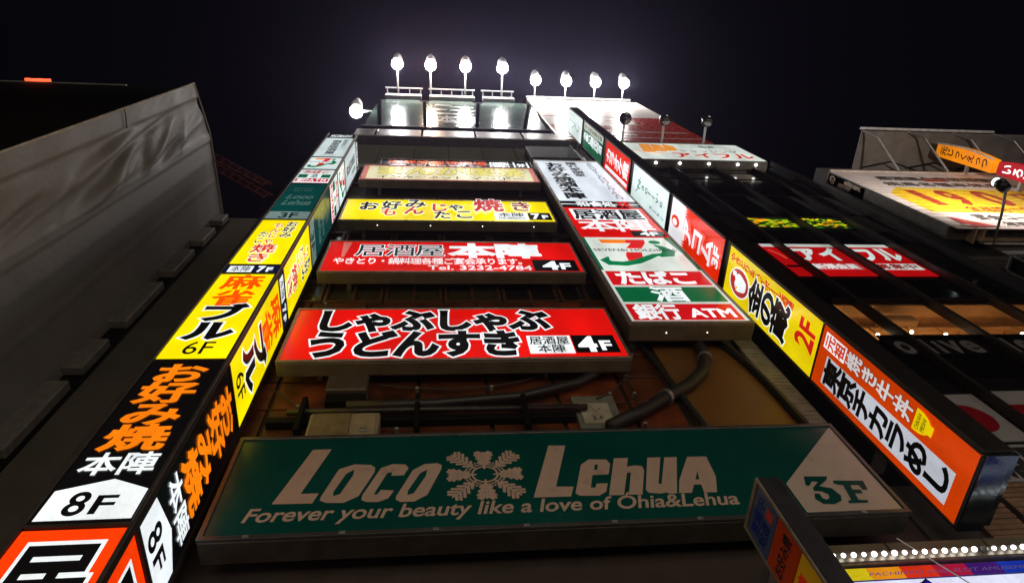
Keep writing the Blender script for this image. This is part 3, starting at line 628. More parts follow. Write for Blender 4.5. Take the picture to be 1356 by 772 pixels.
p = Panel(SF, -4.335, 5.27, -3.835, 5.64, E((150, 44, 2), .16), t); p.chars('お好み焼', .05, .3, .85, .4, K, .05)
p = Panel(SF, -4.335, 4.55, -3.835, 5.25, E((180, 130, 4), .2), t); p.chars('焼きそば', .3, .05, .4, .9, E((150, 20, 10), .5), .05, vertical=True)
p = Panel(SF, -4.335, 3.35, -3.835, 4.5, E((150, 44, 2), .16), t)

# ================================================================ BULB ROW and arcade sign at lower right
t = thing('light_strip', 'row of bright round white bulbs under the canopy at lower right', 'lights', (6, 4.88, 6.1))
box('mounting_rail', 3.7, 9.4, 4.86, 4.925, 6.07, 6.2, M_frame_grey, t, .01)
box('lower_rail', 3.7, 9.4, 4.80, 4.925, 6.0, 6.03, M_frame_grey, t, .005)
M_bulb = G('white_bulb', (1, .99, .94, 1), 3.5)
bv, bf = sph((0, 0, 0), .025, 14, 8); me = None
bo = None
for i in range(46):
    xx = 3.86 + i * .108
    if i == 15: continue                                 # one bulb is out
    if bo is None:
        bo = obj('bulb', [(a + xx, b + 4.82, c + 6.125) for a, b, c in bv], bf, M_bulb, t, smooth=True); b0 = xx
    else:
        o2 = bo.copy(); C.objects.link(o2); c0 = Vector((b0, 4.82, 6.125)) - Vector((6, 4.88, 6.1)); sc_ = random.uniform(.82, 1.14); o2.scale = (sc_,) * 3; o2.location = Vector((xx - b0, 0, 0)) + c0 * (1 - sc_)
    v, f = None, None
bd = box('dead_bulb', 3.86 + 15 * .108 - .035, 3.86 + 15 * .108 + .035, 4.79, 4.85, 6.09, 6.16, D('dead_bulb_glass', g(.3), .15, .4), t, .025)
t = thing('arcade_sign', 'lit sign with rainbow band and large blue characters at the bottom right corner', 'sign', (6, 4.85, 3.6))
box('cabinet', 3.74, 9.3, 4.86, 5.2, 3.6, 5.99, M_frame, t, .01)
AF = FRONT(4.84)
p = Panel(AF, 3.76, 5.835, 9.28, 5.975, E((30, 30, 90), .8), t, 'rainbow band')
cols = [(225, 205, 20), (235, 150, 20), (225, 50, 20), (170, 20, 60), (60, 20, 110), (20, 50, 170), (10, 100, 200), (20, 50, 160), (30, 20, 110), (150, 20, 80), (210, 30, 40), (230, 150, 20), (60, 150, 40)]
cw = 1 / 16
for i, c in enumerate(cols): p.rect(i * cw, 0, cw * 1.001, 1, E(c, .7)) ; p.k -= 1
p.k = 1
p.latin('PACHINKO AND SLOT AMUSEMENT SPACE PACHINKO AND SLOT AMUSEMENT SPACE PACHINKO', .06, .3, .9, .3, E((110, 100, 150), .4), .0, shear=.3)
p = Panel(AF, 3.76, 4.2, 9.28, 5.82, E((215, 220, 245), .95), t, 'white panel with large blue characters')
p.chars('ゲームコーナー', .04, .36, .92, .62, E((10, 30, 170), .9), .04, ((.085, E((6, 10, 70), .6)),))
v, f = tube([(4.35, 4.5, 6.0), (4.75, 4.5, 5.3)], .006, 5); o = obj('stay_wire', v, f, M_white_steel, t)

# ================================================================ rail, boxes and duct on the rust wall
t = thing('pipe_rail', 'dark horizontal pipe on short posts across the rust wall', 'rail', (0, 5.1, 9.1))
v, f = tube([(-1.95, 5.1, 9.2), (-.5, 5.1, 9.22), (2.08, 5.1, 9.2)], .045, 10); obj('pipe', v, f, D('dark_pipe', (.05, .045, .04, 1), .35, .5), t, smooth=True)
v, f = boxv(-2.2, 1.9, 5.12, 5.24, 9.02, 9.14, .01); obj('cable_tray', v, f, M_black, t)
for xx in (-1.76, -.25, 1.21): box('post', xx - .035, xx + .035, 5.04, 5.24, 8.75, 9.5, M_black, t, .008)
t = thing('equipment_box', 'beige metal cabinet standing on the top edge of the teal sign at left', 'box', (-1.15, 5.05, 8.3))
M_beige = D('beige_enamel', (.30, .25, .16, 1), .5, scale=5)
box('body', -1.60, -.72, 4.98, 5.22, 8.42, 9.0, M_beige, t, .02)
box('door', -1.56, -1.08, 4.955, 4.978, 8.46, 8.96, D('olive_door', (.20, .16, .08, 1), .35), t, .008)
box('hatch', -1.02, -.76, 4.96, 4.978, 8.5, 8.9, M_beige, t, .006); box('latch', -.94, -.86, 4.94, 4.958, 8.55, 8.62, M_steel, t, .004)
t = thing('equipment_box', 'small black vent hood on the rust wall above the beige cabinet', 'box', (-1.2, 5.15, 9.6))
v, f = boxv(-1.52, -.95, 5.0, 5.24, 9.6, 10.0, .02); obj('hood', v, f, D('hood_dark', (.07, .055, .04, 1), .5), t); box('vent', -1.5, -.97, 5.06, 5.24, 9.4, 9.595, M_black, t, .01)
t = thing('notice_board', 'grey backing board with a small pale plate marked 3F on the rust wall', 'sign', (2.2, 5.2, 8.9))
box('backing', 1.93, 2.55, 5.19, 5.24, 8.85, 9.62, D('grey_board', (.16, .17, .14, 1), .5), t, .01)
p = Panel(FRONT(5.17), 2.0, 8.92, 2.42, 9.4, D('pale_plate', (.38, .36, .28, 1), .4), t, th=.018)
p.latin('3.F', .3, .15, .4, .2, D('plate_print', g(.04), .5), .02); p.stroke([(.35, .85), (.5, .55), (.7, .75)], .03, D('plate_print', g(.04), .5))
t = thing('ventilation_duct', 'thick black duct curving down the wall beside the brown panel', 'duct', (3, 5.1, 9))
pts = [(4.32, 11.5), (4.36, 11.0), (4.3, 10.55), (4.12, 10.15), (3.75, 9.75), (3.3, 9.45), (2.85, 9.1), (2.3, 8.75)]
v, f = tube([(x, 5.12, z) for x, z in pts], .10, 12); obj('pipe', v, f, D('duct_black', (.016, .014, .014, 1), .55, 0), t, smooth=True)
for k in (2, 5):
    a, b = Vector((pts[k][0], 5.12, pts[k][1])), Vector((pts[k + 1][0], 5.12, pts[k + 1][1])); m_ = (b - a).normalized() * .03
    v, f = tube([a - m_, a + m_], .118, 12); obj('collar', v, f, M_steel, t)
t = thing('ventilation_duct', 'slim black hose sagging along the wall under the red signs', 'duct', (1.5, 5.15, 9.5))
v, f = tube([(3.2, 5.1, 10.9), (2.7, 5.1, 10.35), (2.1, 5.1, 9.85), (1.2, 5.1, 9.5), (0, 5.1, 9.36), (-1.2, 5.1, 9.34)], .07, 10); obj('hose', v, f, D('hose_black', g(.02), .4), t, smooth=True)
t = thing('ventilation_duct', 'dark diagonal conduit from the red sign down to the brown panel', 'duct', (3, 5.1, 9.5))
v, f = tube([(3.3, 5.16, 11.6), (3.5, 5.16, 10.2), (3.62, 5.16, 8.9), (3.65, 5.16, 8.3)], .05, 8); obj('pipe', v, f, D('duct_black', g(.02), .4), t, smooth=True)
for (zz, x0_, x1_) in ((12.2, -2.2, 3.2), (15.9, -2.0, 2.9), (19.2, -2.1, 2.9)):
    t = thing('wall_cable', {12.2: 'dark cable sagging across the wall above the black and white character sign', 15.9: 'dark cable sagging in the gap beneath the yellow sign', 19.2: 'dark cable sagging in the gap beneath the pale yellow sign'}[zz], 'cable', (0, 5.2, zz))
    v, f = tube([(x0_ + (x1_ - x0_) * i / 12, 5.18, zz + .25 * math.sin(i / 12 * 5) + .3 * (i / 12)) for i in range(13)], .035, 8); obj('cable', v, f, M_black, t, smooth=True)

rw = random.Random(11)
for k, lbl in enumerate(('thin black wire looping from the tower sign to the black and white character sign', 'thin wire hanging down the orange wall left of the duct', 'thin wire drooping over the beige metal cabinet', 'pair of thin wires crossing the wall above the pipe rail', 'wire running from the pale 3F plate up to the tall white sign')):
    a, b = [((-2.35, 13.2), (-.6, 12.2)), ((2.9, 10.2), (2.75, 8.5)), ((-2.3, 9.9), (-.2, 8.9)), ((-.9, 10.0), (2.1, 10.4)), ((2.3, 9.5), (3.3, 11.2))][k]
    t = thing('wall_wire', lbl, 'wire', ((a[0] + b[0]) / 2, 5.15, min(a[1], b[1])))
    pts = [(a[0] + (b[0] - a[0]) * i / 14 + rw.uniform(-.015, .015), 5.17, a[1] + (b[1] - a[1]) * i / 14 - .35 * math.sin(math.pi * i / 14) + rw.uniform(-.015, .015)) for i in range(15)]
    v, f = tube(pts, .012, 6); obj('wire', v, f, D('wire_black', g(.03), .5), t, smooth=True)
    for q_ in (3, 8, 12): box('clamp', pts[q_][0] - .025, pts[q_][0] + .025, 5.15, 5.24, pts[q_][2] - .02, pts[q_][2] + .02, M_steel, t, .004)
# ================================================================ ROOFTOP GREEN BILLBOARD
gb = thing('rooftop_billboard', 'green glass rooftop billboard lit by glaring lamps on top', 'billboard', (.9, 5.4, 29.7))
M_gg = D('green_billboard_glass', (.20, .31, .26, 1), .20, .15, var=.15, scale=1.2, bump=.03, coat=.7)
M_gw = D('pale_billboard_glass', (.45, .5, .5, 1), .2, .1, bump=.03, coat=.5)
yb = 5.2; zb, zt = 30.7, 39.2
def gpanel(pts, m, name='billboard_panel'):
    n = len(pts); return obj(name, [(x, yb, z) for x, z in pts] + [(x, yb + .06, z) for x, z in pts], [tuple(range(n))] + [(i, i + n, (i + 1) % n + n, (i + 1) % n) for i in range(n)], m, gb)
zc = 38.7
bx = [-3.09, -2.39, -.46, 1.76, 3.83, 4.90]; tx = [-3.0, -2.98, -.62, 2.26, 5.02, 5.06]
e_ = .08
gpanel([(bx[0], zb), (bx[1] - e_, zb), (tx[1] - e_, 37.6)], M_gg)
for i in (1, 2, 3):
    gpanel([(bx[i] + e_, zb), (bx[i + 1] - e_, zb), (tx[i + 1] - e_, 38.0), (tx[i + 1] - .35, zt), (tx[i] + .35, zt), (tx[i] + e_, 38.0)], M_gg)
gpanel([(bx[4] + e_, zb), (bx[5], zb), (tx[4] + e_ + .02, 37.8)], M_gw)
box('backing', -3.05, 5.0, 5.27, 5.6, 29.75, 39.6, M_black, gb, .02)
box('lower_rail', -3.15, 4.98, 5.1, 5.26, 30.45, 30.66, M_black, gb, .01)
M_seam = D('seam_black', g(.004), .95, spec=0)
for i in (1, 2, 3, 4):
    v = []; 
    for (x, z) in ((bx[i], zb), (tx[i], 38.6)):
        for dx in (-.075, .075):
            for y_ in (5.17, 5.25): v.append((x + dx, y_, z))
    obj('mullion', v, [(0, 1, 3, 2), (4, 6, 7, 5), (0, 4, 5, 1), (2, 3, 7, 6), (0, 2, 6, 4), (1, 5, 7, 3)], M_seam, gb)
wp = Panel(FRONT(5.19), -.45, 31.4, 2.0, 38.4, M_gg, gb, th=.005)                      # grey white strokes on the middle panel
M_gp = D('pale_print', (.34, .38, .36, 1), .35, coat=.3)
for (xa, ya, wa, ha) in ((.15, .86, .35, .06), (.45, .78, .5, .05), (.1, .64, .28, .07), (.45, .62, .5, .06), (.1, .46, .8, .06), (.35, .3, .55, .06), (.3, .12, .65, .05)):
    wp.poly([(xa, ya), (xa + wa, ya - .02), (xa + wa + .05, ya + ha * .6), (xa + .04, ya + ha)], M_gp)
wp.chars('本陣', .2, .1, .75, .3, M_gp, .04)
for k, (xa, xb) in enumerate(((-2.85, -.75), (-.42, 2.2), (2.55, 4.45))):          # maintenance walkways in front of the top edge
    pr = [boxv(xa, xb, 4.78, 4.85, 40.95, 41.05, .01)] + [boxv(xx - .03, xx + .03, 4.851, 5.26, 40.98, 41.03) for xx in [xa + .12 + j * (xb - xa - .24) / (4 if k == 1 else 3) for j in range(5 if k == 1 else 4)]]
    v, f = join(*pr); obj('walkway', v, f, M_white_steel, gb)
    v, f = join(boxv(xa + .05, xb - .05, 5.05, 5.26, 39.75, 40.5, .02)); obj('top_fascia', v, f, D('fascia_pale', (.4, .4, .38, 1), .4), gb)
    v, f = join(*[boxv(xx - .03, xx + .03, 5.1, 5.2, 40.5, 40.98) for xx in (xa + .2, xb - .2)]); obj('strut', v, f, M_white_steel, gb)

def floodlight(label, x, y0, y1, z, group, lit=True, dirx=0, r=.27, tint=(1, .97, .93), power=420, zt_=None):
    rb_ = .31 if lit else r
    """arm from the board out to a hooded lamp that looks back at the board"""
    t = thing('floodlight', label, 'floodlight', (x, y0, z), group)
    ex, ey = (x + dirx, y0) if dirx else (x, y1)
    v, f = tube([(x, y0, z), (ex, ey, z)], .05, 8); obj('arm', v, f, M_white_steel, t, smooth=True)
    mh = D('enamel_reflector', g(.85), .4, var=.05) if lit else D('dark_lamp_housing', g(.06), .25, .6)
    v, f = tube([(ex, ey + .02, z - .1), (ex, ey - .10, z + .10), (ex, ey - .28, z + .40), (ex, ey - .42, z + .7)], [r * .9, r * 1.1, r * .95, r * .45], 18, False) if lit else tube([(ex, ey, z + .04), (ex, ey, z + .16), (ex, ey, z + .34)], [r * .5, r * .45, r * .2], 12); obj('housing', v, f, mh, t, smooth=True)
    if lit:
        v, f = sph((ex, ey, z - .12), rb_, 18, 12); o = obj('bulb', v, f, G('floodlight_glow_%d' % int(tint[2] * 100), (*tint, 1), 90), t, smooth=True)
        L = bpy.data.lights.new('floodlight_beam', 'SPOT'); L.energy = power; L.spot_size = math.radians(150); L.spot_blend = .6; L.shadow_soft_size = .1; L.color = tint
        lo = bpy.data.objects.new('lamp_light', L); C.objects.link(lo); lo.parent = t
        tgt = Vector((x, y0, z - 3.2)) if not dirx else Vector((x + 1.5, y0 + .1, z - 1))
        src = Vector((ex, ey, z - .45)) if not dirx else Vector((ex, ey - .35, z - .3))
        lo.location = src - Vector((x, y0, z)); lo.rotation_euler = (src - tgt).to_track_quat('Z', 'Y').to_euler()
    else:
        v, f = sph((ex, ey, z - .1), r, 20, 14); obj('globe', v, f, D('dark_chrome_globe', g(.22), .10, .9, bump=.3, scale=3), t, smooth=True)
        v, f = tube([(ex, ey + .1, z - .12), (ex, ey + .16, z - .12)], r * .6, 12); obj('bezel', v, f, mh, t)
    return t
gl = 'floodlights on arms along the top of the green rooftop billboard'
for x, wh, tint in ((-2.13, 'leftmost of the four lit floodlights above the green billboard', (1, .97, 1)), (-.30, 'warm pinkish floodlight, second from left above the green billboard', (1, .70, .52)), (1.64, 'third from left of the four lit floodlights above the green billboard', (1, .97, .97)), (3.72, 'rightmost of the four lit floodlights above the green billboard', (1, .97, .97))):
    floodlight(wh, x, 5.25, 3.5, 40.75, gl, tint=tint)
floodlight('lone lit floodlight sticking out sideways left of the green billboard', -3.08, 5.24, 5.2, 35.1, 'side floodlight', dirx=-.75, power=250)

# ================================================================ RIGHT BUILDING with black fins
rt = thing('office_building', 'dark building with tall black vertical fins and lit windows at right', 'building', (9, 5.4, 0))
box('wall', 5.54, 12.9, 5.42, 16, 0, 11.62, M_black, rt, .03)
box('upper_wall', 5.54, 12.9, 5.42, 16, 13.26, 25.7, M_black, rt, .03)
box('side_wall', 5.54, 8.12, 5.42, 16, 11.625, 13.255, M_black, rt, 0)
box('side_wall', 12.86, 12.9, 5.42, 16, 11.625, 13.255, M_black, rt, 0)
M_fin = D('black_fin', (.016, .013, .012, 1), .45, .1, stretch=(1, 1, .2))
for i, xx in enumerate((6.74, 8.50, 10.10, 11.63, 12.86)):
    box('fin', xx, xx + .09, 5.22, 5.42, 6.6 if i else 6.6, 25.9, M_fin, rt, .01)
M_gk = D('black_glass', (.006, .006, .008, 1), .1, 0, bump=0, spec=.3)
bays = [(6.85, 8.47), (8.60, 10.07), (10.20, 11.60), (11.73, 12.83)]
bands = [(6.6, 8.2), (8.75, 9.8), (10.3, 11.6), (11.84, 13.24), (13.4, 14.5), (14.68, 16.83), (17.0, 17.9), (18.05, 19.2), (19.4, 21.4), (21.7, 23.4), (23.6, 25.4)]
for (a, b) in bays:
    for k, (z0_, z1_) in enumerate(bands):
        if k in (0, 1, 3, 5, 7): continue
        box('pane', a, b, 5.385, 5.415, z0_, z1_, M_gk, rt, 0)
# red poster windows
RWX = [(8.155, 8.49), (8.60, 10.08), (10.20, 11.60)]
p0 = FRONT(5.38)
def pane(a, b, z0_, z1_, m, label=None): return Panel(p0, a, z0_, b, z1_, m, rt, label, name='window_poster')
for i, (a, b) in enumerate(RWX):
    q = pane(a, b, 14.70, 16.8, E((190, 8, 12), .75), 'red poster window with white characters')
    q.rect(0, .90, 1, .1, E((200, 205, 200), .8)); 
    if i:
        q.chars('アイ' if i == 1 else 'フル', .12, .42, .82, .46, E((205, 225, 222), .85), .075)
        q.rect(.1, .17, .84, .18, E((215, 120, 120), .5) if i == 1 else E((200, 220, 215), .8)); q.chars('新規会員' if i == 1 else '募集中', .14, .18, .76, .16, E((230, 230, 230), .8) if i == 1 else E((150, 30, 30), .7), .05)
    else:
        q.poly([(0, .24), (1, .24), (1, .30), (0, .30)], M_gk); q.stroke([(.2, .8), (.6, .65), (.75, .5)], .02, E((230, 100, 80), .7))
# yellow-green mosaic windows higher up
for i, (a, b) in enumerate(((8.6, 10.07), (10.3, 11.58))):
    q = pane(a, b, 18.15, 19.05, E((20, 40, 10), .6), 'window with a mosaic of yellow and green print')
    for j in range(70):
        xa, ya = random.random() * .9, random.random() * .86; q.k = 0
        q.poly([(xa, ya), (min(1, xa + .05 + random.random() * .14), ya + .02), (min(1, xa + .04 + random.random() * .14), min(1, ya + .06 + random.random() * .1)), (xa - .0, min(1, ya + .07))], E(random.choice([(220, 215, 10), (160, 190, 20), (240, 160, 20), (40, 110, 20)]), .8)); 
        q.k = j % 9
# warm lit restaurant windows with a room behind the glass
M_room = D('warm_room_wall', (.50, .27, .10, 1), .7, scale=2)
M_rm2 = D('warm_room_ceiling', (.50, .30, .13, 1), .75, scale=2)
M_wood = D('interior_wood', (.42, .22, .07, 1), .5, scale=5, stretch=(1, 8, 1))
room = box('restaurant_room', 8.13, 12.85, 9.0, 9.1, 11.63, 13.25, M_room, rt, 0)
box('room_ceiling', 8.13, 12.85, 5.43, 9.0, 13.18, 13.25, M_rm2, room, 0)
box('room_floor', 8.13, 12.85, 5.43, 9.0, 11.63, 11.66, M_room, room, 0)
for k in range(3): box('ceiling_beam', 8.14, 12.84, 5.85 + k * .9, 5.97 + k * .9, 13.02, 13.179, M_wood, room, .01)
for k in range(4): box('ceiling_beam', 8.9 + k * 1.1, 9.0 + k * 1.1, 5.98, 8.9, 13.08, 13.178, M_wood, room, .01)
box('air_duct', 9.0, 9.75, 5.55, 5.83, 12.72, 13.0, M_rm2, room, .03)
v, f = tube([(8.3, 5.62, 12.55), (12.6, 5.62, 12.55)], .025, 8); obj('lamp_track', v, f, M_wood, room)
for (xx, yy, zz) in ((8.44, 5.55, 12.12), (9.30, 5.6, 12.32), (9.94, 5.6, 12.2), (11.6, 5.6, 12.2)):
    v, f = sph((xx, yy, zz), .034, 12, 8); obj('lamp_bulb', v, f, G('warm_bulb', (1, .8, .5, 1), 25), room, smooth=True)
    v, f = tube([(xx, yy, zz + .04), (xx, yy, 12.55)], .012, 6); obj('lamp_cord', v, f, M_wood, room)
for (xx, en) in ((8.9, 34), (10.6, 22), (12.2, 14)):
    L = bpy.data.lights.new('room_lamp', 'POINT'); L.energy = en; L.color = (1, .62, .28); L.shadow_soft_size = .15
    lo = bpy.data.objects.new('room_lamp', L); C.objects.link(lo); lo.parent = rt; lo.location = Vector((xx, 6.6, 12.3)) - Vector((9, 5.4, 0))
M_pg = bpy.data.materials.new('window_glass'); M_pg.use_nodes = True; n_ = M_pg.node_tree; n_.nodes.clear()
o_ = n_.nodes.new('ShaderNodeOutputMaterial'); mxs = n_.nodes.new('ShaderNodeMixShader'); tr = n_.nodes.new('ShaderNodeBsdfTransparent'); gs_ = n_.nodes.new('ShaderNodeBsdfGlossy'); fr_ = n_.nodes.new('ShaderNodeFresnel')
tr.inputs[0].default_value = (.75, .75, .75, 1); gs_.inputs['Roughness'].default_value = .03; fr_.inputs[0].default_value = 1.45
n_.links.new(fr_.outputs[0], mxs.inputs[0]); n_.links.new(tr.outputs[0], mxs.inputs[1]); n_.links.new(gs_.outputs[0], mxs.inputs[2]); n_.links.new(mxs.outputs[0], o_.inputs[0])
for (a, b) in ((8.13, 8.49), (8.60, 10.09), (10.20, 11.62), (11.73, 12.85)):
    obj('pane', [(a, 5.40, 11.63), (b, 5.40, 11.63), (b, 5.40, 13.25), (a, 5.40, 13.25)], [(0, 1, 2, 3)], M_pg, rt)
for zz in (11.58, 13.26): box('window_rail', 8.1, 12.88, 5.3, 5.419, zz, zz + .05, M_black, rt, 0)
M_lt = D('grey_letter', g(.16), .5)
q = Panel(FRONT(5.36), 8.1, 11.0, 12.9, 11.75, M_black, rt, name='name_fascia')
for ch, xx in (('o', 8.22), ('l', 8.78), ('i', 9.0), ('v', 9.16), ('e', 9.52), ('l', 10.42), ('e', 10.62)):
    w_ = .28 if ch in 'ove' else .06
    q.latin(ch, (xx - 8.1) / 4.8, .08 if ch != 'l' else .08, w_ / 4.8, .55 if ch != 'l' else .8, M_lt, .05)
# white poster windows with red disc, lower right
M_wp = D('white_poster', g(.30), .5, var=.08, bump=0); M_rp = D('red_poster', (.22, .0, .008, 1), .5, bump=0); M_bp = D('poster_black', g(.02), .5, bump=0)
q = pane(7.2, 8.46, 8.55, 9.76, M_wp, 'unlit white poster window with a red disc'); q.disc(.60, .47, .27, .29, M_rp)
q = pane(8.62, 10.05, 8.3, 9.83, M_wp, 'unlit white poster window with a red band'); q.rect(0, .55, 1, .20, M_rp); q.chars('営業', .2, .08, .6, .4, M_bp, .05)
q = pane(10.2, 11.58, 8.3, 9.83, M_wp, 'unlit white poster window with a red band'); q.rect(0, .55, 1, .20, M_rp)
q = pane(6.95, 8.46, 7.72, 8.47, M_wp, 'unlit white strip with black characters'); q.chars('居酒屋', .05, .06, .9, .88, M_bp, .08)
# white company billboard on its roof edge
t = thing('rooftop_billboard', 'white billboard with red lettering and orange stripes on the roof edge of the finned building', 'billboard', (9.8, 5.1, 24.8))
box('cabinet', 7.3, 12.2, 5.02, 5.38, 24.82, 27.75, M_frame_grey, t, .02)
p = Panel(FRONT(5.0), 7.34, 24.9, 12.15, 27.7, E((222, 232, 224), .8), t)
Mo = E((235, 150, 60), .8); Mr = D('red_print', (.62, .015, .01, 1), .4, bump=0); Mrl = E((200, 40, 20), .8)
for k in range(3): p.poly([(.10 + k * .10, .40 + .05 * k), (.20 + k * .10, .40 + .05 * k), (.23 + k * .095, .93 - .05 * k), (.14 + k * .10, .95)], Mo)
p.stroke([(.02, .5), (.08, .42), (.2, .32), (.28, .3)], .03, Mo)
p.chars('アイフル', .30, .07, .66, .32, Mrl, .06); p.chars('キャッシング', .40, .42, .50, .16, D('grey_print_thin', g(.3), .5), .02); p.chars('ご融資', .55, .72, .22, .16, D('green_print', (.1, .35, .3, 1), .5), .03)
for xx in (7.9, 8.8, 9.9, 11.0, 11.7):
    v, f = sph((xx, 5.12, 24.72), .05, 10, 6); obj('spotlight', v, f, G('small_white_bulb', (1, 1, 1, 1), 6), t, smooth=True)
box('soffit', 7.4, 12.1, 5.0, 5.3, 24.74, 24.815, M_frame_grey, t, .01)
gs = 'unlit globe lamps on arms above the white rooftop billboard'
for x, lb_ in ((7.46, 'leftmost of three dark unlit globe lamps above the white billboard'), (9.10, 'middle one of three dark unlit globe lamps above the white billboard'), (10.86, 'rightmost of three dark unlit globe lamps above the white billboard')):
    floodlight(lb_, x, 5.05, 4.07, 27.9, gs, lit=False, r=.25)

# red billboard behind
t = thing('rooftop_billboard', 'large red and white rooftop billboard washed out by four lamps', 'billboard', (8.8, 5.6, 29.7))
box('cabinet', 5.42, 12.3, 5.42, 5.75, 30.1, 42.7, M_frame_grey, t, .03)
p = Panel(FRONT(5.4), 5.46, 30.2, 12.25, 42.6, D('red_board', (.62, .05, .015, 1), .28, var=.1, bump=.03, coat=.4), t)
Mw = D('white_board_area', (.75, .68, .66, 1), .35, bump=0)
p.rect(0, .52, 1, .48, Mw); p.rect(.0, .30, .55, .2, Mw)  # upper half and a block at left of the board white
p.stroke([(.35 + .22 * math.cos(a / 10 * math.pi), .86 + .035 * math.sin(a / 10 * math.pi)) for a in range(0, 20)], .02, Mr, asp=1)
p.chars('カラオケ', .10, .30, .7, .16, Mr, .05); p.rect(.55, .34, .12, .08, Mw); p.rect(.1, .17, .85, .018, Mw); p.rect(.1, .10, .45, .03, Mw); p.rect(.02, .055, .95, .012, Mw)
v, f = boxv(5.42, 11.9, 5.25, 5.4, 42.72, 42.86, .02); obj('top_rail', v, f, M_white_steel, t)
box('pillar', 6.0, 6.3, 5.76, 6.1, 25.7, 40, M_steel, t, .01); box('pillar', 11.2, 11.5, 5.76, 6.1, 25.7, 40, M_steel, t, .01)
gr_ = 'floodlights on arms along the top of the red rooftop billboard'
for x, nm in ((5.93, 'leftmost of four lit floodlights above the red billboard'), (7.8, 'second from left of four lit floodlights above the red billboard'), (9.6, 'third from left of four lit floodlights above the red billboard'), (11.37, 'rightmost of four lit floodlights above the red billboard')):
    floodlight(nm, x, 5.4, 4.3, 42.8, gr_, power=420)

# ================================================================ FAR RIGHT: price billboard, canopy, arched sign
fb = thing('office_building', 'grey building at the far right edge carrying the price billboard', 'building', (19, 5.5, 0))
M_fg = D('grey_render', (.06, .058, .055, 1), .8, scale=2)
box('wall', 13.25, 26, 5.5, 16, 0, 16.2, M_fg, fb, .02); box('upper_wall', 14.95, 26, 5.5, 16, 16.21, 26.2, M_fg, fb, .02)
box('ledge', 13.25, 26, 5.42, 5.498, 15.9, 16.15, M_fg, fb, .02)
for k in range(6): box('wall_panel', 13.3 + k * 2.1, 13.3 + k * 2.1 + 2.07, 5.46, 5.498, 13.2, 15.85, M_fg, fb, .01)
v, f = boxv(16.4, 26, 3.98, 5.5, 26.0, 26.12, .02); obj('roof_canopy', v, f, D('canopy_underside', (.20, .18, .16, 1), .7, scale=2), fb)
v, f = tube([(16.35, 3.9, 26.1), (22.0, 3.9, 26.1)], .05, 8); obj('canopy_rail', v, f, M_white_steel, fb)
for xx in (16.4, 18.3, 20.2, 22.0):
    v, f = tube([(xx, 3.98, 26.0), (xx, 4.05, 25.0), (xx, 4.9, 23.4)], .04, 8); obj('canopy_strut', v, f, M_steel, fb)
for xx in (16.8, 18.6, 20.8): 
    v, f = tube([(xx, 5.4, 26.0), (xx + .6, 5.0, 25.3), (xx + 1.6, 5.3, 24.4)], .03, 6); obj('conduit', v, f, M_black, fb, smooth=True)
t = thing('billboard', 'white and yellow billboard with a large red brown 190 price', 'billboard', (19, 5.2, 17))
bx0, bx1, bz0, bz1, by = 13.82, 24.5, 17.1, 23.4, 5.0
box('cabinet', bx0 - .05, bx1, by + .02, 5.42, bz0 + .25, bz1 + .05, D('billboard_side', (.13, .13, .12, 1), .4, .3), t, .02)
M_wb = D('white_price_board', (.70, .62, .60, 1), .5, var=.1, scale=3, bump=0)
p = Panel(FRONT(by), bx0, bz0, bx1, bz1, M_wb, t)
Myp = D('yellow_print', (.75, .50, .005, 1), .5, bump=0); Mbr = D('red_brown_print', (.34, .02, .004, 1), .5, bump=0); Mbk = D('black_print', g(.03), .5, bump=0)
p.poly([(.035, .24), (1, .22), (1, .63), (.10, .67), (.04, .56)], Myp)
p.latin('1', .112, .37, .018, .24, Mbr, .07); p.latin('9', .190, .37, .050, .24, Mbr, .06); p.latin('0', .305, .37, .060, .24, Mbr, .06); p.chars('円', .42, .34, .10, .26, Mbr, .04)
p.chars('全品均一生ビール', .16, .25, .34, .09, Mbr, .03); p.chars('焼鳥各種串焼盛合', .09, .70, .46, .08, Mbk, .03); p.chars('居酒屋全席禁煙個室', .11, .82, .45, .08, Mbk, .05); p.rect(.26, .81, .08, .05, Mbr)
p.chars('宴会コース三千円', .12, .12, .32, .08, Mbk, .04); p.chars('年中無休', .16, .03, .16, .07, Mbk, .03)
p.poly([(.04, .02), (.13, .02), (.04, .16)], Mr); p.rect(.025, .03, .03, .02, Mw)
for k in range(17): p.rect(0, .03 + k * .058, 1, .004, D('board_joint', (.40, .33, .30, 1), .5), 'joint'); p.k -= 1
box('top_trim', bx0, bx1, by - .06, by + .1, bz1 + .01, bz1 + .1, D('trim_pale', (.5, .42, .36, 1), .4), t, .01)
for xx in (14.35, 14.6, 16.9, 19.2, 21.5):
    box('frame_rib', xx, xx + .06, by + .0, 5.42, bz0 - .02, bz0 + .24, D('rib_tan', (.4, .3, .2, 1), .5), t, .005)
box('frame_beam', 14.5, bx1, 5.26, 5.34, bz0 - .05, bz0 + .05, D('rib_tan', (.4, .3, .2, 1), .5), t, .005); box('frame_beam', 14.7, bx1, 5.38, 5.43, bz0 - .06, bz0 + .02, M_white_steel, t, .005)
SL = LEFTSIDE(bx0 - .05)
q = Panel(SL, -5.40, 21.2, -5.03, 23.35, D('billboard_side_plate', (.13, .13, .13, 1), .35, .3), t, th=.01)
Mcr = D('cream_print', (.75, .55, .40, 1), .5, bump=0)
q.chars('の', .1, .78, .8, .2, Mcr, .08); q.chars('酒場', .05, .35, .45, .35, Mcr, .06, vertical=True); q.chars('鳥貴', .5, .1, .45, .45, Mcr, .08, vertical=True)
